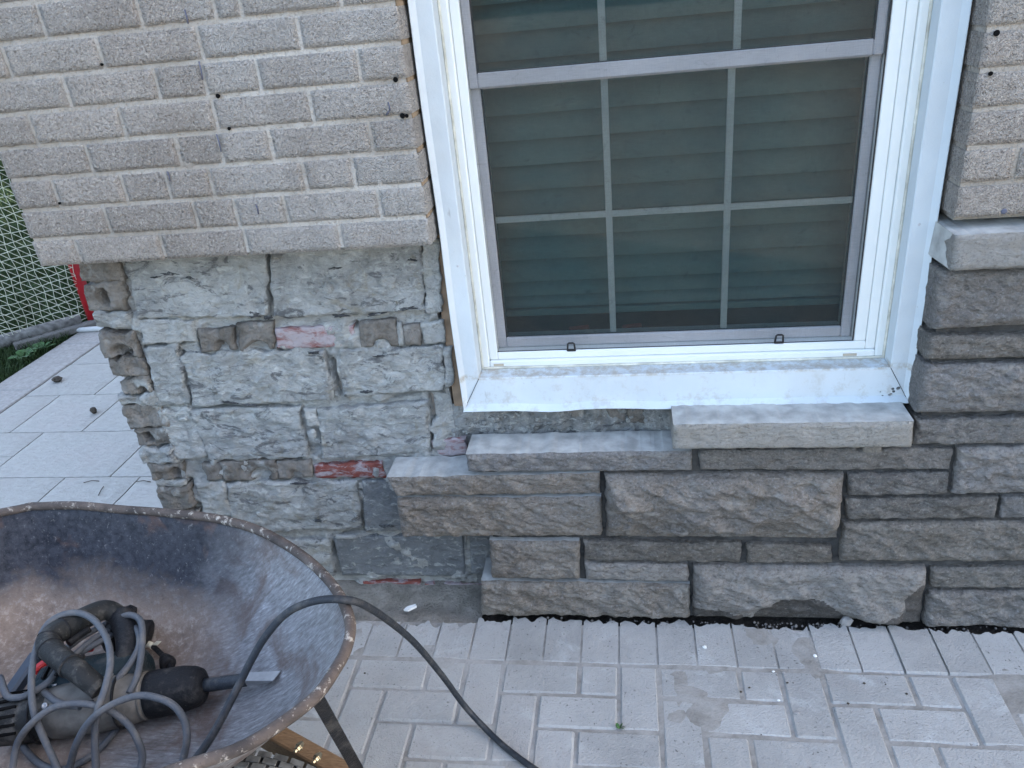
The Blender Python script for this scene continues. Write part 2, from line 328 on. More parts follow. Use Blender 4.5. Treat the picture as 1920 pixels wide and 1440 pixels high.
M_TANWOOD = plain('raw_wood_buck', (.20, .145, .10), .8, .2, 0, .25, 30); M_INK = plain('marker_ink', (.10, .105, .14), .9, .1); M_HOLE_SHADE = plain('hole_shade_black', (.008, .008, .008), 1, 0)  # the hole black stands in for shade inside holes and slots
M_TRAY = mat_tray(); M_RUST = mat_rust(); M_BLACKSTEEL = mat_rubber('black_painted_steel', (.013, .013, .014), .25, .45); M_WOOD = mat_wood(); M_BOLT = plain('zinc_bolt', (.42, .37, .27), .35, .5, .9, .2)
M_TYRE = mat_rubber('dusty_tyre', (.022, .022, .022), .9, .85); M_RUB = mat_rubber('black_tool_rubber', (.010, .010, .011), .25); M_RUBD = mat_rubber('dusty_tool_rubber', (.018, .018, .017), .5)
M_TEAL = mat_rubber('teal_tool_plastic', (.010, .019, .023), .3, .45); M_GEAR = plain('dusty_gear_housing', (.15, .135, .115), .75, .3, .1, .35, 30, .003); M_STEEL = mat_rubber('dark_chisel_steel', (.03, .033, .038), .45, .35)
M_TIP = plain('worn_bright_steel', (.33, .33, .33), .4, .5, .6, .2); M_REDPL = plain('red_switch_plastic', (.45, .02, .02), .5); M_TAG = plain('cream_tag', (.55, .5, .38), .7)
M_CORD = mat_rubber('grey_cord_rubber', (.085, .09, .098), .6, .55); M_CORD2 = mat_rubber('black_cord_rubber', (.024, .028, .034), .35, .5)
M_GRASSG = mat_soil('lawn_soil', (.018, .03, .010), (.03, .05, .018)); M_REDPAINT = plain('red_post_paint', (.42, .015, .022), .4, .5); M_NET = plain('white_net_string', (.60, .61, .50), .9, .1); M_PAD = plain('grey_pad_fabric', (.22, .22, .215), .8, .2, 0, .5, 30)
M_PVC = plain('white_pvc', (.50, .50, .49), .4); M_GRAVEL = plain('grey_pebble', (.26, .25, .24), .9, .2, 0, .25, 60, .002); M_RUBBLE = plain('dark_rubble', (.16, .15, .14), .95, .1, 0, .5, 50); M_WHITE = plain('white_chip', (.66, .66, .64), .9); M_DEADLEAF = plain('dark_debris', (.05, .04, .03), .9)
M_REVEAL = plain('tan_reveal_mortar', (.27, .205, .14), .95, .1, 0, .25, 40, .004); M_WALL = plain('house_wall_render', (.33, .30, .27), .95, .1)
def mat_grass():
    n = NT('grass_blade', .7, .25); c = n.mix(n.rng(n.noise(9, 3, fixed=True), .3, .7), (.022, .042, .013), (.045, .078, .026)); c = n.mix(n.rng(n.noise(200, 2, fixed=True), .6, .7, 0, .4), c, (.10, .115, .045)); return n.done(c)
M_GRASS = mat_grass(); M_LEAF = plain('weed_leaf', (.045, .11, .028), .6, .3, 0, .3, 30)

# ------------------------------------------------------------ rough masonry piece: displaced front, worn arrises, sides running back into the wall
def piece(name, quad, yf, yb, mats, parent, res=.008, bulge=.01, edge=.012, amp=.004, freq=40, seed=0, jit=.0015, jf=60, strata=1.0, shear=0.0, holes=(), scars=(), stain=None, top=None, drop=0.0, **kw):
    TL, TR, BR, BL = [np.array(q, float) for q in quad]      # (x, z) corners on the arris plane
    w = (np.linalg.norm(TR - TL) + np.linalg.norm(BR - BL)) / 2; h = (np.linalg.norm(TL - BL) + np.linalg.norm(TR - BR)) / 2
    nu, nv = max(3, int(w / res) + 1), max(3, int(h / res) + 1)
    S, T = np.meshgrid(np.linspace(0, 1, nu), np.linspace(0, 1, nv))
    p = ((1 - T)[..., None] * ((1 - S)[..., None] * TL + S[..., None] * TR) + T[..., None] * ((1 - S)[..., None] * BL + S[..., None] * BR))
    X, Z = p[..., 0], p[..., 1]; so = seed * 3.17 + 1.3
    ed = np.minimum(np.minimum(S, 1 - S) * w, np.minimum(T, 1 - T) * h); k = np.clip(ed / edge, 0, 1); k = np.sqrt(1 - (1 - k) ** 2)
    q = xyz(X * freq + so + shear * Z * freq, so * 2, Z * freq * strata)
    n1 = fbm(q, 5, seed % 50, .6); rid = 1 - np.abs(fbm(q * .45 + 9, 4, (seed + 7) % 50, .55)) * 2
    Y = yf - k * bulge - k * amp * (n1 * 1.2 + rid * .7) + (1 - k) * 0.0
    Y = Y + drop * T                                              # face leaning back towards its foot
    for hs, ht, rx, rz, dp in holes:
        r2 = ((S - hs) * w / rx) ** 2 + ((T - ht) * h / rz) ** 2; Y = Y + dp * np.clip(1.25 - r2, 0, 1)
    for hs, ht, rx, rz, dp in scars:                              # flakes spalled off the face, leaning in towards the foot
        wob = .22 * fbm(xyz(X * 30, so, Z * 30), 3, seed % 23); r = np.sqrt(((S - hs) / rx) ** 2 + ((T - ht) / rz) ** 2) + wob
        Y = Y + dp * np.clip((1 - r) * 3.2, 0, 1) * np.clip(.35 + (T - (ht - rz)) / rz * .65, 0, 1)
    if scars: Y = np.minimum(Y, yf + .009)
    b = np.clip(1 - ed / (res * 1.5), 0, 1)
    X = X + b * jit * fbm(xyz(X * jf + so, Z * jf, so), 3, seed % 31) * 2; Z = Z + b * jit * fbm(xyz(X * jf, Z * jf + so, so + 5), 3, seed % 29) * 2
    V = [tuple(a) for a in np.stack([X, Y, Z], -1).reshape(-1, 3)]
    F = [(j * nu + i, (j + 1) * nu + i, (j + 1) * nu + i + 1, j * nu + i + 1) for j in range(nv - 1) for i in range(nu - 1)]
    sm = [True] * len(F); mi = [0] * len(F)
    ring = [i for i in range(nu)] + [j * nu + nu - 1 for j in range(1, nv)] + [(nv - 1) * nu + i for i in range(nu - 2, -1, -1)] + [j * nu for j in range(nv - 2, 0, -1)]
    k0 = len(V); V += [(V[i][0], yb, V[i][2]) for i in ring]; L = len(ring)
    for a in range(L):
        b_ = (a + 1) % L; F.append((ring[a], ring[b_], k0 + b_, k0 + a)); sm.append(False); mi.append(1 if (top is not None and a < nu - 1) else 0)
    m = list(mats) if isinstance(mats, (list, tuple)) else [mats]
    if top is not None: m = m + [top]
    if stain is not None:
        m = m + [stain[0]]; q = 0
        for j in range(nv - 1):
            for i in range(nu - 1):
                a_, b_ = (i + .5) / (nu - 1), (j + .5) / (nv - 1); w_ = .10 * float(vn(xyz(a_ * 14, 3, b_ * 5))) + .05 * float(vn(xyz(a_ * 40, 8, b_ * 12)))
                if any(((a_ - hs) / rx) ** 2 + ((b_ - ht) / rz) ** 2 + w_ < 1 for hs, ht, rx, rz in stain[1]): mi[q] = len(m) - 1
                q += 1
    return obj(name, V, F, m, parent, smooth=sm, midx=mi, **kw)
def Q(a, b, c, d, Y=0.0):                                        # four photo corners (TL, TR, BR, BL) -> (x, z) on the plane y = Y
    return [tuple(onY(*p, Y)[[0, 2]]) for p in (a, b, c, d)]
def R4(x0, z1, x1, z0): return [(x0, z1), (x1, z1), (x1, z0), (x0, z0)]
def sheet(name, x0, x1, z0, z1, y, mat, parent, res=.008, amp=.004, freq=30, seed=0, fn=None, **kw):
    nu, nv = int((x1 - x0) / res) + 1, int((z1 - z0) / res) + 1
    X, Z = np.meshgrid(np.linspace(x0, x1, nu), np.linspace(z0, z1, nv)); Y = y - amp * fbm(xyz(X * freq, seed, Z * freq), 5, seed, .6)
    if fn is not None: Y = Y + fn(X, Z)
    F = [(j * nu + i, j * nu + i + 1, (j + 1) * nu + i + 1, (j + 1) * nu + i) for j in range(nv - 1) for i in range(nu - 1)]
    return obj(name, np.stack([X, Y, Z], -1).reshape(-1, 3), F, mat, parent, smooth=True, **kw)

# ============================================================ STRUCTURE: ground and the house shell
s = MB(); s.box((-60, -60, -.32), (60, 60, -.12)); s.build('ground', mat_soil('far_ground', (.20, .19, .17), (.27, .25, .22)), kind='structure')
m = MB(); m.box((-30, -8, -.12), (-3.155, 40, -.012)); m.build('lawn', M_GRASSG, kind='structure')
m = MB(); X0, XW0, XW1 = -1.345, -.452, .665
m.box((X0, .135, 0), (XW0 - .004, .60, 2.02)); m.box((XW1 + .03, .135, 0), (6, .60, 2.02)); m.box((XW0, .14, 0), (XW1, .60, .585)); m.box((X0, .602, 0), (6, 9, 8))
m.box((X0 - .006, 0, 2.096), (6, .60, 8)); m.box((1.42, 0.002, .0), (6, .13, 2.09))
m.build('wall', M_WALL, kind='structure')

# ============================================================ brick walls
CH = .0677; ZB = 1.0515
def zrow(k): return ZB + k * CH
wall_l = empty('brick_wall', (-.9, .045, ZB), 'beige rough-textured brick wall left of the window, its bottom course overhanging the bare blocks', 'brick wall')
rows = {0: [((146, 475)), (305, 467), (461, 456), (638, 448)], 1: [(201, 416), (365, 403), (443, 403), (535, 394), (712, 390)], 2: [(101, 358), (231, 354), (314, 350), (396, 345), (569, 327), (661, 322)],
        3: [(163, 291), (331, 280), (410, 270), (506, 269), (694, 251)], 4: [(60, 242), (226, 224), (401, 215), (582, 197)], 5: [(128, 184), (293, 157), (381, 148), (482, 134), (672, 121)],
        6: [(11, 116), (186, 98), (374, 81), (560, 63)], 7: [(78, 45), (258, 18), (403, 27), (450, 13), (638, 2)]}
XL, XR = -1.351, -.418
for k in range(0, 15):
    if k in rows: js = [float(onY(*p)[0]) for p in rows[k]]
    else: js = [XL + .105 * (k % 2 + 1) + .2095 * i for i in range(4)]
    if js[0] - XL > .26: js = [js[0] - .2095] + js
    xs = [XL] + js + [XR]
    for i in range(len(xs) - 1):
        a, b = xs[i] + (.0045 if i else 0), xs[i + 1] - (.0045 if i < len(xs) - 2 else 0)
        piece('brick', R4(a, zrow(k) + .0575, b, zrow(k) + (.0008 if k == 0 else 0)), .002 + rng.uniform(-.0012, .0012), .09, M_BRICK, wall_l, res=.0095, bulge=.001, edge=.005, amp=.0009, freq=90, seed=k * 11 + i, jit=.0008)
def joints(X, Z):
    t = (Z - ZB - .0626) / CH; d = np.abs(t - np.round(t)) * CH
    return .0022 * np.clip(1 - d / .004, 0, 1)
sheet('mortar', XL + .004, XR - .003, ZB + .006, ZB + 15 * CH - .004, .0035, M_BMORT, wall_l, .006, .0022, 55, 3, joints)
def holes(pts, parent):
    for px, py, r in pts:
        c = onY(px, py, 0.0); mb = MB(); n = 10
        mb.lathe((c[0], .0045, c[2]), (0, -1, 0), [(0, r * .55), (.0045, r * .9), (.0062, r), (.0064, r * .85)], n); mb.build('weep_hole_plug', M_HOLE_SHADE, parent)  # proud black plug, the darkness of a hole put into its colour
mb = MB(); mb.box((-.44, .012, ZB + .004), (-.4205, .118, ZB + 15 * CH)); mb.build('joint_fill', M_REVEAL, wall_l)
holes([(409, 180, .0048), (742, 149, .0052), (430, 241, .0038), (755, 217, .0055), (763, 217, .004), (112, 381, .003), (191, 121, .003)], wall_l)
for (ax, ay), (bx, by) in [((345, 18), (352, 45)), ((372, 115), (379, 150)), ((405, 252), (414, 285)), ((727, 192), (731, 208)), ((728, 208), (724, 216)), ((479, 383), (484, 402)), ((313, 322), (318, 340))]:
    a, b = onY(ax, ay, -.003), onY(bx, by, -.003); mb = MB(); mb.tube([a + (0, .0022, 0), (a + b) / 2 + (.001, .002, 0), b + (0, .0022, 0)], .0016, 5, flat=1); mb.build('pen_mark', M_INK, wall_l)
wall_r = empty('brick_wall', (.9, .045, ZB), 'beige brick wall right of the window above the pale ledge stone', 'brick wall')
XR0, XR1 = .625, 1.42
for k in range(0, 15):
    o = {0: [.86, 1.07], 1: [.745, .955, 1.165], 2: [.84, 1.05]}.get(k, [XR0 + (.21 if k % 2 == 0 else .105) + .21 * i for i in range(3)])
    if k == 1: o = [float(onY(1903, 314)[0]), 0.93, 1.14]
    xs = [XR0] + [x for x in o if x < XR1 - .05] + [XR1]
    for i in range(len(xs) - 1):
        a, b = xs[i] + (.0045 if i else 0), xs[i + 1] - (.0045 if i < len(xs) - 2 else 0)
        piece('brick', R4(a, zrow(k) + .0575, b, zrow(k)), .002 + rng.uniform(-.001, .001), .12, M_BRICK, wall_r, res=.0095, bulge=.001, edge=.005, amp=.0009, freq=90, seed=300 + k * 11 + i, jit=.0008)
sheet('mortar', XR0 + .003, XR1 - .003, ZB + .006, ZB + 15 * CH - .004, .0035, M_BMORT, wall_r, .008, .0022, 55, 8, joints)
mb = MB(); mb.box((XR0 + .003, .01, ZB + .004), (XR0 + .03, .122, ZB + 15 * CH)); mb.box((XR0 + .01, .03, 1.038), (XR1, .12, ZB - .0005)); mb.build('joint_fill', M_BMORT, wall_r)
holes([(1868, 62, .0055), (1857, 138, .004)], wall_r)
c = onY(1883, 396, 0); mb = MB(); mb.lathe((c[0], .004, c[2]), (0, -1, 0), [(0, .007), (.0042, .006), (.0048, .003)], 7); mb.build('tar_spot', M_INK, wall_r)

# ============================================================ split-face stone cladding
stone = empty('stone_wall', (.35, .05, 0), 'grey-brown split-face stone cladding of staggered blocks under and right of the window', 'stone wall')
ST = [  # corners in the photo, front tilt, material, bulge, top
    ('c2', [(872, 853), (1297, 846), (1297, 883), (879, 885)], M_STONE, .006, True), ('c1', [(724, 897), (1125, 888), (1125, 926), (745, 930)], M_STONE_B, .006, True),
    ('s1', [(743, 936), (1128, 932), (1128, 1006), (754, 1008)], M_STONE_B, .014, True), ('s2', [(1134, 890), (1583, 889), (1570, 1014), (1137, 1011)], M_STONE_B, .052, False),
    ('s3', [(1311, 846), (1787, 842), (1781, 881), (1314, 882)], M_STONE_D, .006, False), ('s4', [(1797, 840), (2080, 836), (2080, 926), (1785, 927)], M_STONE, .014, False),
    ('s5', [(1591, 890), (1781, 887), (1777, 927), (1591, 930)], M_STONE_D, .008, False), ('s6', [(1585, 937), (1874, 934), (1866, 972), (1587, 974)], M_STONE_D, .008, False),
    ('s7', [(1880, 934), (2080, 932), (2080, 971), (1874, 972)], M_STONE_D, .008, False), ('s8', [(1581, 981), (2080, 977), (2080, 1056), (1574, 1054)], M_STONE_D, .014, False),
    ('s9', [(917, 1015), (1087, 1016), (1087, 1085), (922, 1084)], M_STONE_B, .014, True), ('s10', [(1094, 1016), (1391, 1020), (1388, 1055), (1097, 1051)], M_STONE_D, .006, False),
    ('s11', [(1400, 1022), (1561, 1024), (1562, 1057), (1400, 1056)], M_STONE_D, .006, False), ('s12', [(1097, 1057), (1291, 1060), (1291, 1090), (1098, 1087)], M_STONE, .007, False),
    ('s13', [(901, 1090), (1294, 1096), (1293, 1157), (903, 1154)], M_STONE_B, .018, True), ('s14', [(1301, 1061), (1738, 1065), (1728, 1169), (1299, 1159)], M_STONE, .030, False),
    ('s15', [(1748, 1066), (2080, 1067), (2080, 1103), (1744, 1102)], M_STONE_D, .008, False), ('s16', [(1741, 1109), (2080, 1110), (2080, 1178), (1731, 1171)], M_STONE, .016, False),
    ('s17', [(1720, 789), (2080, 782), (2080, 830), (1714, 834)], M_STONE_D, .008, False), ('p1', [(1762, 511), (2080, 498), (2080, 607), (1746, 619)], M_STONE, .016, False),
    ('p2', [(1742, 632), (2080, 624), (2080, 668), (1736, 675)], M_STONE_D, .010, False), ('p3', [(1733, 686), (2080, 677), (2080, 772), (1718, 778)], M_STONE, .016, False)]
SCAR = {'s14': [(.48, 1.06, .30, .62, .026), (.05, 1.0, .16, .3, .012), (.97, .8, .08, .6, .012)], 's2': [(.30, 1.0, .30, .46, .034), (.78, 1.0, .36, .40, .034), (.02, .7, .10, .7, .012)], 's4': [(.6, 1.05, .5, .3, .010)], 'p1': [(.5, 1.05, .6, .2, .008)], 'p3': [(.4, 1.05, .5, .25, .010)], 's1': [(.5, 1.05, .7, .22, .007), (.2, -.05, .3, .2, .006)], 's13': [(.4, 1.05, .5, .22, .008)], 's8': [(.5, 1.05, .7, .22, .008)]}
for i, (nm, q, mt, bl, tp) in enumerate(ST):
    big = bl > .025
    piece('stone', Q(*q), .004, .098, mt, stone, res=.0038, bulge=bl * .5, edge=.010 if bl < .01 else (.04 if big else .016), amp=.0072 + bl * (.42 if big else .26), freq=15 if big else 30, seed=i * 5 + 2, jit=.0022, jf=45, strata=1.5, shear=.5, scars=SCAR.get(nm, ()), stain=(M_WET, [(.47, 1.02, .20, .50), (.08, 1.02, .16, .26), (.93, 1.0, .12, .22), (.97, .6, .05, .4)]) if nm == 's14' else None, top=M_SAWN if tp else None)
stone_left_ends = 1
def smort(X, Z): return .0015 * fbm(xyz(X * 40, 4, Z * 40), 3, 9)
ztop = float(onY(1300, 846)[2])
def strip(x0, x1, z0, z1, y=.014): return (x0, x1, z0, z1)
xr = 1.42
for n_, (x0, x1, z0, z1) in enumerate([(float(onY(1293, 1000)[0]), xr, .004, float(onY(1400, 840)[2])), (float(onY(1085, 1000)[0]) - .02, float(onY(1297, 900)[0]), .02, float(onY(1200, 870)[2])),
                                       (float(onY(925, 1090)[0]) + .01, float(onY(1100, 1090)[0]), float(onY(960, 1100)[2]), float(onY(960, 1000)[2]) + .01), (float(onY(760, 932)[0]), float(onY(1100, 932)[0]), float(onY(900, 950)[2]), float(onY(900, 915)[2])),
                                       (float(onY(900, 887)[0]), float(onY(1100, 887)[0]), float(onY(900, 900)[2]), float(onY(900, 878)[2])), (.632, xr, float(onY(1800, 845)[2]), float(onY(1850, 500)[2]))]):
    nn = sheet('mortar', x0, x1, z0, z1, .016 + n_ * .0011, M_SMORT, stone, .01, .0016, 60, n_)
mb = MB(); mb.box((.632, .017, .62), (.66, .12, .97)); mb.build('joint_fill', M_SMORT, stone)
# pale ledge stone over the right-hand cladding, chamfered at its left end
a, b2, c2_, d2 = onY(1791, 441, -.035), onY(1782, 508, -.035), onY(1776, 430, .06), onY(1748, 492, .06)
zt, zb = .5 * (a[2] + 1.018), float(b2[2]); xf = .615
zt = float(onZ(1791, 441, 1.0)[2]); zt = float(a[2])
ledge = empty('ledge_stone', (1.0, .02, zb), 'pale limestone ledge stone with rough front and chamfered smooth end, under the right brick wall', 'ledge stone')
piece('front_block', [(float(a[0]), zt), (xr, zt), (xr, zb), (float(b2[0]), zb)], -.035, .12, M_LIME, ledge, res=.006, bulge=.004, edge=.012, amp=.005, freq=24, seed=77, jit=.0015, top=M_SAWN)
mb = MB(); xa, xb_ = float(a[0]) + .001, float(b2[0]) + .001
mb.add([(xa, -.0335, zt - .001), (xb_, -.0335, zb + .001), (.611, .052, zb + .003), (.614, .052, zt + .001), (xa, .118, zt - .001), (xb_, .118, zb + .001), (.611, .118, zb + .003), (.614, .118, zt + .001)], [(0, 1, 2, 3)[::-1], (3, 2, 6, 7)[::-1], (0, 3, 7, 4)[::-1], (1, 5, 6, 2)[::-1]])
mb.build('chamfered_end', M_SAWN, ledge)
# window sill stone
a0, a1, b0_, b1_ = onY(1263, 796, -.03), onY(1713, 789, -.03), onY(1262, 842, -.03), onY(1709, 838, -.03)
sill = empty('window_sill', (.35, .03, float(b0_[2])), 'pale rough-fronted stone sill lying under the right half of the window', 'window sill')
piece('sill_stone', [(float(a0[0]), float(a0[2])), (float(a1[0]), float(a1[2])), (float(b1_[0]), float(b1_[2])), (float(b0_[0]), float(b0_[2]))], -.03, .128, M_LIME, sill, res=.0055, bulge=.004, edge=.008, amp=.0045, freq=22, seed=91, jit=.0014, top=M_SAWN)
mb = MB(); c = onY(1635, 846, .0); mb.box((c[0] - .02, -.004, c[2] - .004), (c[0] + .02, .03, c[2] + .012), .003); mb.build('shim', M_FOOT, sill)

# ============================================================ bare block wall
YB = .10
block = empty('block_wall', (-.8, YB, 0), 'bare concrete block wall smeared with pale mortar, left below the brick overhang', 'block wall')
BL = [(M_BLOCK, [(232, 470), (497, 462), (503, 592), (258, 598)], 1), (M_BLOCK, [(507, 462), (788, 450), (797, 584), (512, 596)], 2), (M_SMEAR, [(791, 450), (822, 448), (832, 586), (800, 588)], 3),
      (M_SMEAR, [(262, 603), (364, 598), (370, 640), (272, 648)], 4), (M_SMEAR, [(340, 668), (375, 664), (378, 680), (342, 684)], 6),
      (M_BLOCK, [(271, 650), (336, 646), (356, 756), (296, 762)], 5), (M_BLOCK, [(343, 664), (610, 655), (624, 750), (362, 762)], 7), (M_BLOCK, [(634, 655), (829, 648), (834, 732), (643, 742)], 8), (M_SMEAR, [(831, 650), (846, 650), (850, 726), (834, 728)], 9),
      (M_SMEAR, [(296, 772), (358, 766), (392, 856), (330, 862)], 10), (M_BLOCK, [(352, 766), (562, 764), (578, 858), (392, 864)], 11), (M_BLOCK, [(594, 768), (800, 752), (808, 846), (604, 862)], 12), (M_SMEAR, [(567, 766), (590, 766), (600, 800), (577, 800)], 13),
      (M_SMEAR, [(366, 905), (420, 903), (436, 966), (382, 968)], 14), (M_BLOCK, [(424, 905), (668, 902), (676, 990), (440, 1000)], 15), (M_BLOCK_D, [(678, 902), (790, 900), (800, 996), (684, 998)], 16),
      (M_BLOCK, [(440, 1012), (618, 1010), (632, 1080), (470, 1086)], 17), (M_BLOCK_D, [(624, 1010), (866, 1004), (872, 1082), (641, 1080)], 18), (M_BLOCK_D, [(879, 1004), (990, 1004), (990, 1080), (884, 1078)], 19),
      (M_BLOCK, [(806, 748), (842, 745), (846, 800), (812, 806)], 20)]
for mt, q, sd in BL:
    rough = mt is not M_BLOCK_D
    yy = YB + (.0 if rough else .004)
    if sd == 20: continue
    piece('block', Q(*q, Y=YB), yy, .14, mt, block, res=.005, bulge=.0008, edge=.005, amp=.0078 if rough else .0016, freq=30, seed=sd * 3 + 100, jit=.006 if rough else .0018, jf=34, strata=1.6)
SM = [(M_CLAY, [(370, 618), (438, 612), (444, 656), (377, 660)], [(.62, .85, .018, .02, .02)], 0), (M_CLAY, [(443, 608), (511, 604), (516, 656), (452, 662)], [(.5, 1.0, .03, .03, .03)], 0), (M_REDS, [(515, 618), (663, 610), (668, 650), (520, 656)], [], 0), (M_CLAY, [(671, 604), (741, 600), (747, 648), (677, 652)], [(.55, .95, .02, .018, .02)], 0),
      (M_CLAY, [(754, 610), (787, 607), (790, 646), (761, 648)], [], 0), (M_SMEAR, [(744, 604), (753, 604), (760, 648), (749, 650)], [], 0), (M_SMEAR, [(790, 606), (832, 600), (836, 644), (794, 646)], [], 0),
      (M_CLAY, [(378, 868), (412, 868), (420, 900), (388, 902)], [], 0), (M_CLAY, [(412, 866), (516, 862), (522, 898), (422, 902)], [(.7, .75, .03, .02, .03)], 0), (M_CLAY, [(518, 866), (583, 864), (588, 894), (524, 898)], [(.5, .85, .016, .014, .025)], 0), (M_RED, [(586, 872), (716, 868), (722, 896), (592, 898)], [], 0),
      (M_REDS, [(810, 826), (872, 822), (876, 854), (814, 857)], [], 0), (M_RED, [(673, 1091), (789, 1091), (791, 1112), (682, 1110)], [], 0), (M_RED, [(797, 1096), (827, 1096), (827, 1117), (800, 1118)], [], 0), (M_REDS, [(831, 1096), (960, 1096), (960, 1114), (832, 1115)], [], 0)]
for i, (mt, q, hl, _) in enumerate(SM):
    piece('brick', Q(*q, Y=YB), YB + (.003 if mt in (M_RED, M_REDS) else .001), .14, mt, block, res=.005, bulge=.001, edge=.008, amp=.0022 if mt in (M_RED, M_REDS) else .0075, freq=38, seed=i * 3 + 200, jit=.0035, jf=40, holes=hl)
CRACKS = [(338, 664, 360, 756, .0045), (617, 662, 637, 738, .0085), (571, 790, 600, 858, .005), (500, 480, 507, 600, .004), (791, 460, 800, 590, .004), (424, 910, 440, 966, .006), (672, 905, 682, 992, .004), (620, 1012, 638, 1082, .006), (871, 1005, 881, 1078, .006), (258, 600, 290, 756, .004),
          (280, 649, 366, 641, .0045), (366, 616, 376, 662, .007), (441, 610, 450, 660, .005), (512, 606, 518, 656, .004), (666, 606, 674, 654, .004), (520, 659, 640, 655, .0035), (836, 650, 846, 730, .005), (300, 866, 575, 862, .0045), (604, 866, 700, 862, .003), (440, 1003, 690, 1001, .004), (640, 1086, 880, 1085, .004), (700, 862, 730, 868, .010), (806, 750, 812, 850, .006), (740, 745, 830, 736, .006), (380, 764, 560, 762, .0035), (350, 900, 372, 960, .008)]
def mort_fn(X, Z):
    d = np.zeros_like(X)
    lump = fbm(xyz(X * 22, 2, Z * 22), 4, 41); d = d - .030 * np.clip(lump + .02, 0, 1)
    hole = fbm(xyz(X * 16, 7, Z * 16), 4, 55); d = d + .022 * np.clip(hole - .22, 0, 1)
    wx = .005 * fbm(xyz(X * 40, 1, Z * 40), 3, 61); wz = .005 * fbm(xyz(X * 40, 5, Z * 40), 3, 67); cut = fbm(xyz(X * 14, 3, Z * 14), 3, 71)
    for (ax, ay, bx, by, w) in CRACKS:
        a_, b_ = onY(ax, ay, YB)[[0, 2]], onY(bx, by, YB)[[0, 2]]; e_ = b_ - a_; t = np.clip(((X + wx - a_[0]) * e_[0] + (Z + wz - a_[1]) * e_[1]) / (e_ @ e_), 0, 1)
        r = np.hypot(X + wx - a_[0] - t * e_[0], Z + wz - a_[1] - t * e_[1]); d = np.maximum(d, np.where((r < w) & (cut > .0), .026, -1))
    return d
sheet('mortar', -1.25, -.453, .004, 1.07, YB + .014, M_SMEAR, block, .005, .008, 40, 12, mort_fn); sheet('mortar', -.452, .10, .004, .604, YB + .013, M_BED, block, .005, .008, 40, 12, mort_fn)
# rubble mortar bed behind the first caps and under the window
mb = MB()
for i in range(170):
    c = onY(rng.uniform(850, 1250), rng.uniform(766, 818), .112); r = rng.uniform(.002, .010) * rng.uniform(.6, 1)
    c[0] += 0; n = 7; pr = [(-r, r * .3), (-r * .5, r * .9), (r * .2, r), (r * .8, r * .6), (r, .001)]; mb.lathe(c, (rng.uniform(-1, 1), -1, rng.uniform(-.5, 1)), pr, n, smooth=False)
mb.build('mortar_lumps', M_BED, block, kind='stuff')
for i in range(7):
    x0 = 985 + i * 38; q = [(x0, 764), (x0 + 32, 764), (x0 + 34, 788 + (i % 3) * 5), (x0 + 2, 790 + (i % 2) * 5)]
    piece('brick', Q(*q, Y=YB), YB + .012, .14, M_CLAY if i % 3 else M_BLOCK_D, block, res=.006, bulge=.002, edge=.008, amp=.004, freq=40, seed=260 + i, jit=.003)
# mortar flakes proud of the blocks, old tar smears flat on them
def flake(name, px, py, w, h, mat, th, tilt=0.0, n=14, rag=.3):
    ce = onY(px, py, YB); sx, sz = w / 1650, h / 1450; V = []; rr = [1 + rng.uniform(-rag, rag) for _ in range(n)]
    for k, y in ((1.0, YB - .002), (.93, YB - .005 - th), (.6, YB - .0065 - th), (.02, YB - .0065 - th)):
        for j in range(n): t = 2 * math.pi * j / n; u, v = sx / 2 * 1.1 * k * rr[j] * math.cos(t), sz / 2 * 1.1 * k * rr[j] * math.sin(t); V.append((ce[0] + u, y + rng.uniform(-.0006, .0006), ce[2] + v + u * tilt))
    F = [(a * n + j, a * n + (j + 1) % n, (a + 1) * n + (j + 1) % n, (a + 1) * n + j) for a in range(3) for j in range(n)]
    obj(name, V, F, mat, block, smooth=True)
for px, py, w, h in [(617, 538, 32, 34), (650, 531, 12, 18), (728, 527, 66, 44), (634, 576, 24, 22), (425, 690, 40, 26), (455, 735, 60, 20), (345, 783, 40, 22), (586, 812, 30, 36), (650, 1004, 110, 16), (740, 1018, 46, 18), (430, 770, 46, 20)]: flake('mortar_flake', px, py, w, h, M_SMEAR, .004)
for px, py, w, h, t in [(318, 512, 70, 11, -.05), (296, 518, 44, 8, .12), (360, 520, 40, 8, -.2), (640, 591, 60, 10, 0), (705, 588, 70, 11, .06), (765, 577, 80, 13, .12), (478, 588, 52, 22, 0), (505, 594, 30, 14, 0), (628, 502, 50, 7, 0), (775, 486, 30, 8, -.1), (712, 666, 40, 9, .0), (590, 660, 40, 9, 0), (690, 733, 46, 10, 0), (430, 752, 70, 10, -.12), (470, 758, 60, 8, -.2), (600, 975, 44, 12, -.1), (725, 985, 50, 12, 0), (610, 828, 28, 14, 0), (560, 905, 60, 6, 0)]: flake('tar_smear', px, py, w, h, M_TAR, .0012, t, 16, .5)
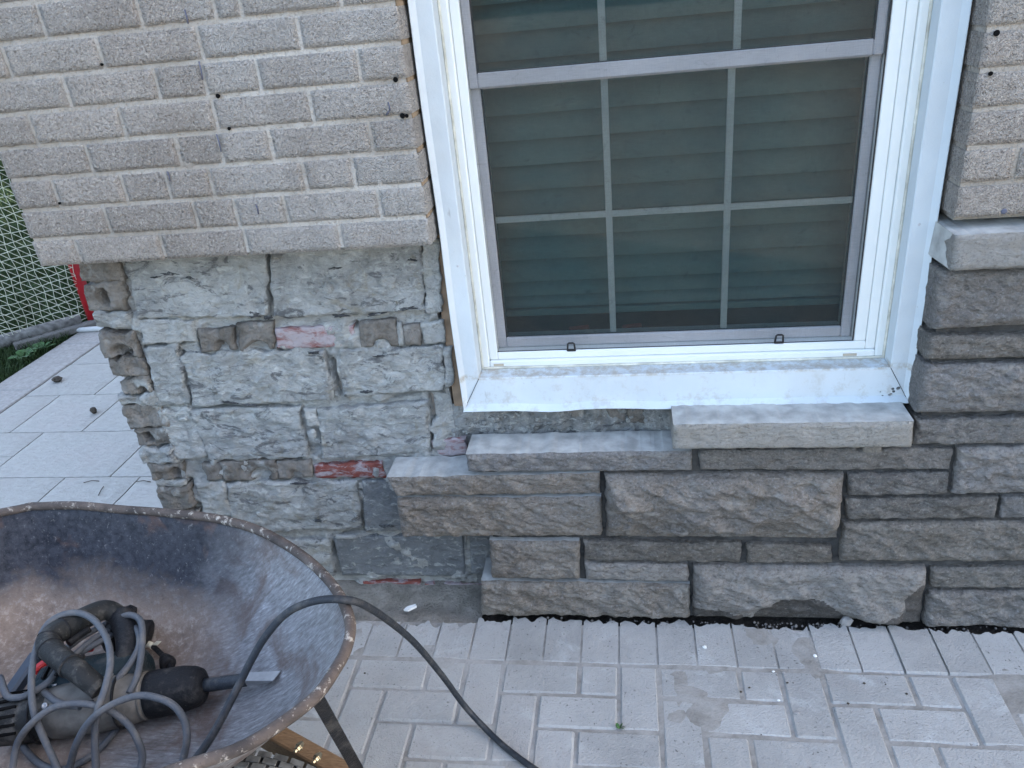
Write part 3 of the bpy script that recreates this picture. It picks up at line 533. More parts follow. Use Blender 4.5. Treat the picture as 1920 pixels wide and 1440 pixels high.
# broken edge of the side wall's veneer at the corner
edgew = empty('broken_brick_edge', (-1.27, YB, 0), 'ragged stack of cut hollow clay bricks at the left corner of the bare wall', 'brick edge')
ED = [(M_CLAY, [(146, 470), (226, 470), (230, 524), (154, 527)], []), (M_CLAY, [(156, 527), (228, 524), (241, 578), (165, 580)], [(.5, .55, .016, .024, .05)]), (M_BLOCK, [(172, 583), (246, 580), (252, 612), (180, 617)], []), (M_CLAY, [(184, 622), (252, 620), (268, 668), (200, 671)], [(.55, .75, .026, .02, .04)]),
      (M_CLAY, [(203, 672), (268, 669), (282, 704), (212, 705)], []), (M_CLAY, [(219, 709), (283, 706), (294, 738), (232, 739)], [(.7, .75, .013, .014, .04)]), (M_SMEAR, [(224, 738), (294, 736), (304, 757), (230, 757)], []), (M_CLAY, [(231, 758), (306, 757), (320, 798), (246, 804)], []), (M_CLAY, [(250, 803), (321, 800), (328, 834), (260, 836)], [(.35, .5, .014, .016, .05)]),
      (M_BLOCK, [(264, 838), (326, 836), (338, 866), (274, 868)], []), (M_CLAY, [(280, 869), (342, 867), (352, 898), (288, 900)], [(.75, .6, .02, .02, .03)]), (M_SMEAR, [(290, 899), (352, 898), (358, 912), (294, 914)], []), (M_CLAY, [(293, 912), (356, 911), (370, 950), (308, 958)], []),
      (M_CLAY, [(310, 958), (372, 954), (388, 1004), (328, 1010)], [(.6, .4, .016, .016, .04)]), (M_BLOCK, [(330, 1012), (390, 1008), (404, 1050), (346, 1056)], []), (M_CLAY, [(348, 1058), (406, 1054), (424, 1110), (368, 1116)], []), (M_CLAY, [(370, 1118), (426, 1114), (440, 1162), (392, 1164)], [])]
for i, (mt, q, hl) in enumerate(ED):
    piece('brick', Q(*q, Y=YB), YB - .004 + (i % 3) * .003, .6, mt, edgew, res=.005, bulge=.003, edge=.010, amp=.013, freq=34, seed=i * 3 + 400, jit=.009, jf=34, holes=hl)
mb = MB(); mb.box((-1.318, .125, .0), (-1.22, .6, 1.06)); mb.build('mortar', M_SMEAR, edgew)
# wooden buck beside the window, footing at the base
mb = MB(); mb.box((-.446, .108, .60), (-.421, .60, 1.056), .002); mb.build('window_buck', M_TANWOOD, kind='structure')
def footing():
    nu, nv = 70, 16; X, Y = np.meshgrid(np.linspace(-1.28, -.425, nu), np.linspace(-.06, .135, nv)); Z = -.006 + .008 * fbm(xyz(X * 25, Y * 25, 1), 4, 5) + np.clip((Y - .04) / .06, 0, 1) * .028 * (X < -.42)
    F = [(j * nu + i, j * nu + i + 1, (j + 1) * nu + i + 1, (j + 1) * nu + i) for j in range(nv - 1) for i in range(nu - 1)]
    obj('footing', np.stack([X, Y, Z], -1).reshape(-1, 3), F, M_FOOT, smooth=True, kind='structure')
footing()

# ============================================================ window
win = empty('window', (.1, .1, .61), 'white-clad single-hung window with a screen and dark blinds behind', 'window')
OX0, OX1, OZ0, OZ1 = -.412, .618, .612, 2.05
def casing(side):
    pr = [(0.0, .084), (.0005, .058), (.002, .0572), (.0125, .0715), (.0445, .0725), (.0465, .0745), (.0465, .128)] if side != 'b' else [(0.0, .084), (.0005, .054), (.002, .0532), (.0125, .0715), (.081, .0725), (.083, .0745), (.0855, .128)]
    V = []; n = len(pr)
    top = OZ1; Lw, Bw = .0465, .083
    if side == 'b': N = 40
    else: N = 26
    for i in range(N):
        u = i / (N - 1)
        for d, y in pr:
            if side == 'b':
                m_ = d * Lw / Bw; x = (OX0 + m_) + u * (OX1 - OX0 - 2 * m_); wob = .0035 * math.sin(u * 23) * math.exp(-((u - .3) / .22) ** 2) * (d < .02); V.append((x, y - abs(wob) * .8, OZ0 + d + wob))
            else:
                z0 = OZ0 + d * Bw / Lw; z = z0 + u * (top - z0); wob = .0011 * math.sin(z * 13) * (d < .02) * (1 if side == 'l' else .3); V.append(((OX0 + d + wob) if side == 'l' else (OX1 - d - wob), y, z))
    F = [(i * n + k, (i + 1) * n + k, (i + 1) * n + k + 1, i * n + k + 1) for i in range(N - 1) for k in range(n - 1)]
    if side == 'l': F = [f[::-1] for f in F]
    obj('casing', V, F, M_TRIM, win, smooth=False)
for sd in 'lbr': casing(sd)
mb = MB(); mb.tube(spline([(OX0 + .0485, .1195, 2.0), (OX0 + .0485, .119, 1.3), (OX0 + .0488, .1195, OZ0 + .088), (OX0 + .052, .1195, OZ0 + .0875), (.0, .119, OZ0 + .0868), (OX1 - .052, .1195, OZ0 + .0875), (OX1 - .0488, .1195, OZ0 + .088), (OX1 - .0485, .119, 1.3), (OX1 - .0485, .1195, 2.0)], 10), .0032, 6); mb.build('caulk_bead', plain('cream_caulk', (.50, .49, .42), .7, .2, 0, .3, 30), win)
for sx_, xo in ((1, OX0), (-1, OX1)):
    mb = MB(); mb.tube([(xo + sx_ * .004, .0675, OZ0 + .0055), (xo + sx_ * .0455, .0722, OZ0 + .0815)], .0007, 5); mb.build('mitre_seam', M_GASKET, win)
for i in range(26):
    x, z = OX1 - abs(rng.gauss(.02, .045)), OZ0 + .004 + abs(rng.gauss(0, .012)); mb = MB(); mb.lathe((x, .0718, z), (0, -1, 0), [(0, .004 * rng.random() + .0012), (.0015, .001)], 7); mb.build('mortar_splash', M_BED, win)
    if i > 13: break
for x, z in ((OX0 + .03, .98), (OX1 - .03, 1.02)):
    mb = MB(); mb.lathe((x, .0727, z), (0, -1, 0), [(0, .0032), (.0008, .003), (.0012, .0012)], 8); mb.build('nail_head', M_SASH, win)
FX0, FX1, FZ0 = OX0 + .047, OX1 - .047, OZ0 + .0855
SX0, SX1, SZ0, SZ1 = -.3265, .5035, .735, 2.03
def fr(name, y0, y1, x0, x1, z0, z1, w, mat, parent, bev=.002, wb=None, wt=None):
    wb = wb or w; wt = wt or w; mb = MB()
    mb.box((x0, y0, z0), (x0 + w, y1, z1), bev); mb.box((x1 - w, y0, z0), (x1, y1, z1), bev); mb.box((x0 + w, y0 + .0004, z0), (x1 - w, y1, z0 + wb), bev); mb.box((x0 + w, y0 + .0004, z1 - wt), (x1 - w, y1, z1), bev)
    return mb.build(name, mat, parent)
frame = fr('frame', .121, .19, FX0, FX1, FZ0 + .001, 2.048, .020, M_VINYL, win, .003, .018)
fr('frame_step', .129, .19, FX0 + .020, FX1 - .020, FZ0 + .019, 2.03, .0205, M_VINYL, win, .002, .019)
mb = MB(); mb.box((.5052, .1318, FZ0 + .038), (.5303, .19, 2.03), .002); mb.build('frame_track', M_VINYL, win)
mb = MB(); mb.box((FX0 + .03, .120, FZ0 + .006), (FX0 + .055, .123, FZ0 + .012)); mb.box((FX1 - .09, .120, FZ0 + .006), (FX1 - .06, .123, FZ0 + .012)); mb.build('drain_slot', plain('slot_tan', (.4, .35, .27)), win)
lw = fr('sash', .156, .195, SX0, SX1, SZ0 + .001, 1.352, .022, M_SASH, win, .003, .026, .012); lw['label'] = 'lower sliding sash with grille bars'
uw = fr('sash', .143, .165, SX0 + .001, SX1 - .001, 1.343, 2.03, .020, M_SASH, win, .003, .032, .03); uw['label'] = 'upper fixed sash with meeting rail'
GX0, GX1 = SX0 + .0215, SX1 - .0215
def muntins(par, xs, zs, x0, x1, z0, z1, y):
    for x in xs: mb = MB(); mb.box((x - .0075, y, z0), (x + .0075, y + .006, z1), .001); mb.build('muntin', M_SASH, par)
    for z in zs: mb = MB(); mb.box((x0, y + .0008, z - .0075), (x1, y + .0052, z + .0075), .001); mb.build('muntin', M_SASH, par)
muntins(lw, (-.042, .218), (1.052,), GX0, GX1, SZ0 + .026, 1.342, .172); muntins(uw, (-.042, .224), (1.70,), GX0, GX1, 1.374, 2.0, .153)
for par, z0, z1, y in ((lw, SZ0 + .025, 1.342, .168), (uw, 1.373, 2.0, .1495)):
    obj('glass_pane', [(GX0, y, z0), (GX1, y, z0), (GX1, y, z1), (GX0, y, z1)], [(0, 1, 2, 3)], M_GLASS, par)
    g = MB(); t = .0028
    g.box((GX0 - .001, y - .004, z0 - .001), (GX0 + t, y - .001, z1)); g.box((GX1 - t, y - .004, z0 - .001), (GX1 + .001, y - .001, z1)); g.box((GX0 + t, y - .004, z0 - .001), (GX1 - t, y - .001, z0 + t)); g.build('gasket', M_GASKET, par)
scr = fr('screen_spline', .1335, .136, SX0 - .0005, SX1 + .0005, SZ0 - .0005, 2.03, .0022, M_GASKET, win, 0); scr['label'] = 'black edge of the insect screen'
obj('insect_screen', [(SX0, .1345, SZ0), (SX1, .1345, SZ0), (SX1, .1345, 2.03), (SX0, .1345, 2.03)], [(0, 1, 2, 3)], M_SCREEN, win)
for px, py in ((1071, 650), (1461, 635)):
    c = onY(px, py, .131); mb = MB(); w, h = .0095, .011; mb.tube([(c[0] - w, .131, c[2] - h), (c[0] - w * .8, .128, c[2] + h * .8), (c[0] - w * .5, .1275, c[2] + h), (c[0] + w * .5, .1275, c[2] + h), (c[0] + w * .8, .128, c[2] + h * .8), (c[0] + w, .131, c[2] - h)], .0023, 6); mb.box((c[0] - w, .128, c[2] - h - .001), (c[0] + w, .1325, c[2] - h + .004), .001); mb.build('pull_tab', M_GASKET, win)
mb = MB()   # near-black lining, the dim room's shade put into its colour
mb.box((FX0 - .01, .196, FZ0), (FX0 + .002, .598, 2.05)); mb.box((FX1 - .002, .196, FZ0), (FX1 + .01, .598, 2.05)); mb.box((FX0, .59, FZ0), (FX1, .598, 2.05)); mb.box((FX0, .196, 2.035), (FX1, .598, 2.05)); mb.build('inner_reveal', M_DARK, win)
mb = MB(); mb.box((FX0, .196, FZ0), (FX1, .59, .742)); mb.build('inner_sill', plain('inner_stool', (.07, .06, .05), .5), win)  # shade of the gap under the blind is put into the stool colour
blind = empty('window_blind', (.09, .27, .77), 'closed horizontal-slat blind hanging dark behind the window glass', 'window blind')
zz = [.803, .835, .872]; 
while zz[-1] < 2.0: zz.append(zz[-1] + .057)
for i, z in enumerate(zz):
    hgt = (zz[i + 1] - z if i + 1 < len(zz) else .057) + .011; V = []; F = []
    for k in range(5):
        t = k / 4; y = .250 + .040 * t - .014 * math.sin(math.pi * t); V += [(FX0 + .016, y, z + t * hgt), (FX1 - .016, y, z + t * hgt)]
    for k in range(4): F.append((2 * k, 2 * k + 1, 2 * k + 3, 2 * k + 2))
    obj('slat', V, F, M_SLAT, blind, smooth=True)  # white slats coloured dark, dimming by screen and glass painted in
mb = MB(); mb.box((FX0 + .016, .25, .779), (FX1 - .016, .272, .797), .003); mb.build('bottom_rail', M_SLAT, blind)
for n_, (px, py, w) in enumerate(((1085, 604, .026), (1185, 601, .024))):
    c = onY(px, py, .235); mb = MB(); mb.obox((c[0], .235, .748), ((.97, .2, 0), (-.2, .97, 0), (0, 0, 1)), (w, .006, .005), .002); mb.build('wood_peg', plain('red_peg%d' % n_, (.30, .06, .04)), None, label=['short red stick on the inner sill, left of the first grille bar', 'short red stick on the inner sill, right of the first grille bar'][n_], cat='stick')

# ============================================================ paving
pave = empty('pavement', (0, -.5, 0), None, None, kind='structure')
U = .0962; Y1 = -.1585; XP = -.05
def paver(x0, x1, y0, y1, seed, jag=False, holder=None):
    j = .0026; x0 += j; x1 -= j; y0 += j; y1 -= j; dz = rng.uniform(-.0016, .0012); nu = 13 if jag else 2; c = .0055
    def top(i): return y1
    if holder is not None:
        holder.box((x0, y0, -.06), (x1, y1, dz), c); return
    if not jag:
        mb = MB(); mb.box((x0, y0, -.06), (x1, y1, dz), c); mb.build('paver', M_PAVER, pave); return
    xs = np.linspace(x0, x1, 15); ye = y1 + .014 * fbm(xyz(xs * 28, seed * .0, 1), 3, 3) + .012 * fbm(xyz(xs * 75, 0, 1), 2, 8) + .006 * fbm(xyz(xs * 3, 0, 9), 2, 3)
    V = []; n = len(xs)
    for x, ey in zip(xs, ye): V += [(x, y0, dz - c), (x, y0 + c, dz), (x, ey - .004, dz), (x, ey, dz - .006), (x, ey - .003, -.05)]
    F = [(5 * i + k, 5 * i + 5 + k, 5 * i + 6 + k, 5 * i + 1 + k) for i in range(n - 1) for k in range(4)]
    V += [(x0, y0, -.05), (x1, y0, -.05)]; a = len(V) - 2
    F += [(0, 1, 2, 3, 4, a)[::-1], tuple(5 * (n - 1) + k for k in range(5)) + (a + 1,)]
    obj('paver', V, F, M_PAVER, pave, smooth=False)
rest = MB()
for c in range(-30, 22):
    jag = -8 <= c <= 12; x0 = XP + c * U; yt = .0 - .010 * min(1, max(0, (x0 + .4) / 1.3)) - .028 * min(1, max(0, (-.42 - x0) / .2))
    paver(x0, x0 + U, Y1, yt, c + 40, jag, None if jag else rest)
for r in range(2, 22):
    yt = Y1 - (r - 2) * U; y0 = yt - U
    for c in range(-30, 22):
        mm = (c - (r - 2) + 3) % 4; x0 = XP + c * U; vis = -9 <= c <= 13 and r <= 8
        if mm == 0: paver(x0, x0 + 2 * U, y0, yt, c, False, None if vis else rest)
        elif mm == 3: paver(x0, x0 + U, y0 - U, yt, c, False, None if vis else rest)
        elif mm == 2 and r == 2: paver(x0, x0 + U, y0, yt, c, False, None if vis else rest)
rest.build('outer_pavers', M_PAVER, pave, kind='stuff')
def jsand():
    x0, x1, y0, y1 = XP - 30 * U, XP + 22 * U, Y1 - 21 * U, Y1 + .135; nu, nv = 340, 150
    X, Y = np.meshgrid(np.linspace(x0, x1, nu), np.linspace(y0, y1, nv)); Z = -.0029 + .0056 * fbm(xyz(X * 7, Y * 7, 0), 5, 21) - np.clip((Y + .012) / .012, 0, 1) * .03
    F = [(j * nu + i, j * nu + i + 1, (j + 1) * nu + i + 1, (j + 1) * nu + i) for j in range(nv - 1) for i in range(nu - 1)]
    obj('joint_sand', np.stack([X, Y, Z], -1).reshape(-1, 3), F, M_SAND, pave, smooth=True, kind='stuff')
jsand()
mb = MB(); mb.box((-.5, -.06, -.10), (1.45, .09, -.014)); mb.build('soil_gap', M_SOIL, kind='structure')
patio = empty('patio', (-2.2, 1, 0), None, None, kind='structure')
W = .3515
def slab(x0, x1, y0, y1):
    x0 += .003; x1 -= .003; y0 += .003; y1 -= .003; n = max(4, int((x1 - x0) / .03)); nv = max(4, int((y1 - y0) / .03)); X, Y = np.meshgrid(np.linspace(x0, x1, n), np.linspace(y0, y1, nv))
    ed = np.minimum(np.minimum(X - x0, x1 - X), np.minimum(Y - y0, y1 - Y)); Z = .001 + .0022 * fbm(xyz(X * 30, Y * 45, 0), 4, 13) - .004 * (ed < .004)
    V = [tuple(p) for p in np.stack([X, Y, Z], -1).reshape(-1, 3)]; F = [(j * n + i, j * n + i + 1, (j + 1) * n + i + 1, (j + 1) * n + i) for j in range(nv - 1) for i in range(n - 1)]
    ring = [i for i in range(n)] + [j * n + n - 1 for j in range(1, nv)] + [(nv - 1) * n + i for i in range(n - 2, -1, -1)] + [j * n for j in range(nv - 2, 0, -1)]
    k0 = len(V); V += [(V[i][0], V[i][1], -.05) for i in ring]; F += [(ring[(a + 1) % len(ring)], ring[a], k0 + a, k0 + (a + 1) % len(ring)) for a in range(len(ring))]
    obj('slab', V, F, M_SLAB, patio, smooth=False)
XS0, XS1 = -2.9, -1.352
courses = [(.705, 1.057, [-2.54, -2.0]), (1.057, 1.409, [-2.71, -2.36]), (1.409, 1.761, [-2.53]), (1.761, 2.113, [-2.66]), (2.113, 2.465, [-2.5]), (2.465, 2.82, [-2.2]), (.352, .705, [-2.19, -1.87]), (0, .352, [-2.45, -1.9])]
for y0, y1, js in courses:
    xs = [XS0] + js + [XS1]
    for a, b in zip(xs[:-1], xs[1:]):
        if (y0, a) == (.705, -2.9): slab(a, b, y0, .86); slab(a, b, .86, y1)
        else: slab(a, b, y0, y1)
mb = MB(); mb.box((-2.91, -.02, -.10), (-1.34, 3.0, -.012)); mb.build('slab_bed', M_SAND, patio, kind='stuff')
kerb = empty('kerb', (-3.02, 1.5, 0), None, None, kind='structure')
for y0, y1 in ((-.4, .2), (.2, .85), (.85, 1.47), (1.47, 2.03), (2.03, 2.65), (2.65, 3.3)):
    mb = MB(); mb.box((-3.15, y0 + .0015, -.10), (-2.905, y1 - .0015, .002), .005); mb.build('kerb_stone', M_KERB, kerb)

# ============================================================ lawn, weeds, goal, pipe
def grass():
    V = []; F = []
    def blades(n, x0, x1, y0, y1, h, w):
        for _ in range(n):
            x, y = rng.uniform(x0, x1), rng.uniform(y0, y1); a = rng.uniform(0, 6.28); hh = h * rng.uniform(.5, 1.25); dx, dy = math.cos(a) * w, math.sin(a) * w; lx, ly = rng.gauss(0, .5) * hh, rng.gauss(0, .5) * hh; k = len(V)
            V.extend([(x - dx, y - dy, -.012), (x + dx, y + dy, -.012), (x + lx * .4 + dx * .8, y + ly * .4 + dy * .8, hh * .6 - .012), (x + lx * .4 - dx * .8, y + ly * .4 - dy * .8, hh * .6 - .012), (x + lx, y + ly, hh - .012)]); F.extend([(k, k + 1, k + 2, k + 3), (k + 3, k + 2, k + 4)])
    blades(9000, -3.9, -3.155, 1.0, 2.9, .055, .0022); blades(16000, -5.6, -3.3, 2.0, 5.0, .07, .004); blades(14000, -9.5, -4.5, 4.4, 10, .09, .008)
    obj('grass', V, F, M_GRASS, None, smooth=False, kind='stuff')
grass()
goal = empty('hockey_goal', (-3.3, 2.15, 0), 'white-netted hockey goal with a red post standing on the lawn behind the house corner', 'hockey goal')
P0, P1 = np.array([-3.135, 2.31, 0]), np.array([-4.3, 1.13, 0]); dd = (P1 - P0) / np.linalg.norm(P1 - P0); LN = np.linalg.norm(P1 - P0); nrm = np.array([-dd[1], dd[0], 0])
mb = MB(); mb.tube([P0 + (.02, .0, 0), P0 + (.02, .0, 1.22)], .031, 14); mb.tube([P0 + (.02, .0, 1.2), P0 + (.02, .0, 1.2) + (-1.0, 1.3, 0)], .031, 14); mb.build('red_post', M_REDPAINT, goal)
mb = MB()
def netp(u, v): 
    z = .05 + v * 1.15; q = P0 + dd * (u * LN); b = .06 * math.sin(u * 9 + v * 3) * math.sin(math.pi * v) + .02 * math.sin(u * 31 + 4 * v); return q + nrm * b + np.array([0, 0, z - .03 * math.sin(u * 6.1) * (1 - v)])
cell = .044; nu_, nv_ = int(LN / cell), int(1.15 / cell)
for i in range(nu_ + 1): mb.tube([netp(i / nu_ + .004 * math.sin(j * 1.7 + i), j / 20) for j in range(21)], .0019, 4, False)
for j in range(nv_ + 1): mb.tube([netp(i / 30, j / nv_ + .005 * math.sin(i * 1.3 + j * 2)) for i in range(31)], .0019, 4, False)
for i in range(-nv_, nu_, 1):
    pts = [netp((i + t) / nu_, t / nv_) for t in range(nv_ + 1) if 0 <= (i + t) / nu_ <= 1]
    if len(pts) > 2: mb.tube(pts, .0017, 4, False)
mb.build('netting', M_NET, goal)
mb = MB(); mb.tube([P0 + dd * .05 + (0, 0, .045), P0 + dd * (LN * .5) + (0, 0, .05), P1 + (0, 0, .045)], .04, 12); mb.build('base_pad', M_PAD, goal)
mb = MB(); mb.obox(P0 + dd * .18 + np.array([.03, -.05, .02]), (dd, nrm, (0, 0, 1)), (.22, .03, .02), .006); mb.build('base_board', plain('grey_board', (.16, .15, .14), .8), goal)
mb = MB(); mb.tube([(-3.2, 2.19, .016), (-2.7, 2.22, .016)], .015, 12); mb.build('pvc_pipe', M_PVC, label='white plastic pipe lying on the patio edge beside the goal base', cat='pipe', loc=(-3.0, 2.18, 0))
def hedge():
    V = []; F = []
    for _ in range(9000):
        u = rng.random(); c = np.array([-14 + 9.5 * u + rng.gauss(0, .35), 9.2 + rng.gauss(0, .4) - 1.5 * u, abs(rng.gauss(0, 1)) % 2.6]); a = np.array([rng.gauss(0, 1), rng.gauss(0, 1), rng.gauss(0, 1)]); a /= np.linalg.norm(a); b_ = np.cross(a, (0.3, .5, .8)); k = len(V); l = rng.uniform(.04, .09)
        V.extend([c - a * l, c + b_ * l * .6, c + a * l, c - b_ * l * .6]); F.append((k, k + 1, k + 2, k + 3))
    obj('hedge', V, F, M_LEAF, None, smooth=False, label='dark leafy hedge at the far end of the lawn behind the goal netting', cat='hedge', loc=(-9, 8.5, 0))
hedge()
def weed(name, x, y, n, r, label, group):
    e = empty(name, (x, y, 0), label, 'weed', group); V = []; F = []
    for i in range(n):
        a = i * 2.4 + rng.random(); l = r * rng.uniform(.6, 1.1); ca, sa = math.cos(a), math.sin(a); k = len(V); t = rng.uniform(.4, .9)
        for s_, w_, z_ in ((0, .004, .0), (.35, .22, .35 * t), (.7, .26, .55 * t), (1, .02, .5 * t)):
            V += [(x + ca * l * s_ - sa * w_ * l, y + sa * l * s_ + ca * w_ * l, z_ * l + .0), (x + ca * l * s_ + sa * w_ * l, y + sa * l * s_ - ca * w_ * l, z_ * l + .004)]
        F += [(k, k + 1, k + 3, k + 2), (k + 2, k + 3, k + 5, k + 4), (k + 4, k + 5, k + 7, k + 6)]
    obj('leaves', V, F, M_LEAF, e, smooth=True)
for i, (px, py) in enumerate(((60, 672), (92, 655), (75, 662))):
    c = onZ(px, py); weed('weed', c[0] - .04, c[1], 9, .075, ['broad-leaved weed in the grass, leftmost of the weeds along the kerb', 'broad-leaved weed under the goal base, the highest along the kerb', 'broad-leaved weed between two others along the kerb'][i], 'weeds at the kerb')
c = onZ(1163, 1366); weed('weed', c[0], c[1], 7, .012, 'tiny green weed growing in a paver joint near the cord', None)

# ============================================================ wheelbarrow
RIM = [(-1.33, -.312), (-1.2, -.314), (-1.05, -.33), (-.87, -.358), (-.772, -.389), (-.671, -.443), (-.579, -.516), (-.515, -.585), (-.478, -.648), (-.467, -.701), (-.473, -.751), (-.486, -.797), (-.524, -.852), (-.57, -.895), (-.634, -.928), (-.74, -.98), (-.87, -1.03), (-1.05, -1.07), (-1.2, -1.085), (-1.33, -1.08), (-1.42, -1.03), (-1.46, -.93), (-1.475, -.70), (-1.46, -.46), (-1.415, -.36)]
rimc = spline(RIM + [RIM[0]], 5)[:-1]; RZ = .60
def floorpt(p):
    x = -1.33 + (p[0] + 1.475) / 1.008 * .50; return np.array([x, -.70 + (p[1] + .70) * .56])
FLZ = .365
def traypt(p, s): 
    f = floorpt(p); q = np.array(p) + (f - np.array(p)) * s; dep = 1 - (1 - s) ** 1.9; return (q[0], q[1], RZ - (RZ - FLZ) * dep)
barrow = empty('wheelbarrow', (-.9, -.7, 0), 'rusty worn steel wheelbarrow holding a demolition hammer at the lower left', 'wheelbarrow')
n = len(rimc); V = []; F = []; NS = 16
SS = [(i / NS) ** 1.0 for i in range(NS + 1)]
for s_ in SS:
    for p in rimc: V.append(traypt(p, s_))
for sub in (.66, .33):
    for p in rimc: f = floorpt(p); V.append((-1.08 + (f[0] + 1.08) * sub, -.70 + (f[1] + .70) * sub, FLZ - .004 * (1 - sub)))
rowsn = NS + 3
for i in range(rowsn - 1):
    for k in range(n): F.append((i * n + k, i * n + (k + 1) % n, (i + 1) * n + (k + 1) % n, (i + 1) * n + k))
V.append((-1.08, -.70, FLZ - .004)); F += [((rowsn - 1) * n + k, (rowsn - 1) * n + (k + 1) % n, len(V) - 1) for k in range(n)]
tray = obj('tray', V, F, M_TRAY, barrow, smooth=True)
sol = tray.modifiers.new('thickness', 'SOLIDIFY'); sol.thickness = .002; sol.offset = -1
mb = MB(); rp = [(p[0], p[1], RZ + .003 * float(fbm(xyz(p[0] * 9, p[1] * 9, 0), 2, 4))) for p in rimc]; mb.tube(rp + [rp[0], rp[1]], .0095, 10, False); mb.build('rim', M_RUST, tray)
def handle(sgn):
    p1, p2 = onZ(500, 1362, .250), onZ(640, 1440, .227); e_ = (p1 - p2) / (p2[0] - p1[0])
    a, b = p2 - e_ * .16, p1 + e_ * .85
    if sgn < 0: a[1], b[1] = -1.52 - a[1], -1.52 - b[1]
    a, b = a - (0, 0, .026), b - (0, 0, .026); ax = (b - a) / np.linalg.norm(b - a); sd = np.cross(ax, (0, 0, 1)); sd /= np.linalg.norm(sd); up = np.cross(sd, ax)
    mb = MB(); mb.obox((a + b) / 2, (ax, sd, up), (np.linalg.norm(b - a) / 2, .0185, .026), .003); h = mb.build('handle', M_WOOD, barrow)
    return a, ax, sd, up, h
a, ax, sd, up, h1 = handle(1); handle(-1)
for px, py in ((561, 1400), (595, 1420)):
    d = ray(px, py); nrm_ = sd if sd @ d < 0 else -sd
    for face in (nrm_, up):
        pass
    pl = a + nrm_ * .0185; t = ((pl - CAM) @ nrm_) / (d @ nrm_); c = CAM + d * t
    mb = MB(); mb.lathe(c, nrm_, [(-.01, .004), (.0005, .0085), (.0015, .0085), (.0016, .006), (.007, .006), (.0071, .0035), (.013, .0035), (.0135, .002)], 6, smooth=False); mb.build('bolt', M_BOLT, h1)
t0, t1 = onZ(592, 1304, .585), onZ(690, 1478, .20)
def bar(p, q, w, th, name, mat):
    p, q = np.array(p, float), np.array(q, float); x = (q - p) / np.linalg.norm(q - p); s_ = np.cross(x, (CAM - p)); s_ /= np.linalg.norm(s_); u_ = np.cross(s_, x); mb = MB(); mb.obox((p + q) / 2, (x, s_, u_), (np.linalg.norm(q - p) / 2, w, th), .001); return mb.build(name, mat, barrow)
bar(t0, t1, .0105, .0035, 'brace', M_BLACKSTEEL)
WC = np.array([-.68, -.76, .19])
wheel = MB(); wheel.lathe(WC - (0, .04, 0), (0, 1, 0), [(0, .11), (.002, .155), (.012, .178), (.028, .187), (.04, .189), (.052, .187), (.068, .178), (.078, .155), (.08, .11)], 48); tyre = wheel.build('tyre', M_TYRE, barrow)
mb = MB()
for i in range(40):
    for j in range(5):
        t = 2 * math.pi * (i + .5 * (j % 2)) / 40; y = (j - 2) * .0135; r = .1895 - abs(y) ** 2 * 5.5; e = np.array([math.cos(t), 0, math.sin(t)]); tg = np.array([-math.sin(t), 0, math.cos(t)]); mb.obox(WC + e * r + np.array([0, y, 0]), (tg, (0, 1, 0), e), (.0122, .0058, .002), .001)
mb.build('tread', plain('dusty_tread', (.12, .115, .105), .9, .15, 0, .5, 40), tyre)
mb = MB(); mb.lathe(WC - (0, .03, 0), (0, 1, 0), [(0, .02), (.004, .10), (.02, .118), (.04, .118), (.056, .10), (.06, .02)], 28); mb.tube([WC - (0, .1, 0), WC + (0, .1, 0)], .009, 10); mb.build('rim', M_BLACKSTEEL, tyre)
for sgn in (1, -1):
    y0, y1 = (-.50, -.46) if sgn > 0 else (-.90, -.94); mb = MB(); mb.tube(spline([(-1.1, y0, .33), (-1.16, y0, .03), (-1.22, y0, .012), (-1.38, y1, .012), (-1.44, y1, .03), (-1.5, y1, .42)], 5), .0125, 10); mb.build('leg', M_BLACKSTEEL, barrow)

# ============================================================ demolition hammer and its coiled cord
def trayz(x, y):
    best = None
    for p in rimc[::2]:
        for s_ in np.linspace(0, 1, 12):
            q = traypt(p, s_); dq = (q[0] - x) ** 2 + (q[1] - y) ** 2
            if best is None or dq < best[0]: best = (dq, q[2])
    f = floorpt((x, y)); return best[1]
A0 = onZ(20, 1350, .414); A1 = onZ(368, 1287, .422); AX = (A1 - A0) / np.linalg.norm(A1 - A0); LH = np.linalg.norm(A1 - A0); SD = np.cross(AX, (0, 0, 1)); SD /= np.linalg.norm(SD); UP = np.cross(SD, AX); BK = -SD if SD[1] < 0 else SD
ham = empty('demolition_hammer', tuple((A0 + A1) / 2 - np.array([0, 0, .05])), 'dusty teal and black demolition hammer with flat chisel lying tangled in its cord', 'demolition hammer')
def hp(u, v, w): return A0 + AX * (u * LH) + BK * v + UP * w
mb = MB(); mb.lathe(hp(-.06, 0, 0), AX, [(0, .030), (.006, .043), (.05, .047), (.055, .045), (.06, .047), (.105, .047), (.12, .044)], 22); mb.build('motor_cap', M_RUBD, ham)
mb = MB(); mb.lathe(hp(.22, 0, 0), AX, [(0, .046), (.03, .05), (.10, .05), (.15, .046), (.18, .040)], 22); mb.build('gear_housing', M_GEAR, ham)
mb = MB(); mb.lathe(hp(.12, .05, .012), AX, [(0, .03), (.008, .042), (.06, .047), (.12, .047), (.19, .043), (.2, .03)], 20); mb.build('body', M_TEAL, ham)
for i in range(6):
    mb = MB(); mb.obox(hp(.2 + .035 * i, .05, .058), (AX, BK, UP), (.003, .022, .004), .001); mb.build('cooling_rib', M_RUB, ham)
for u in (.28, .5):
    mb = MB(); mb.lathe(hp(u, -.03, .036), UP, [(0, .006), (.004, .006), (.0045, .003)], 10); mb.build('screw', M_STEEL, ham)
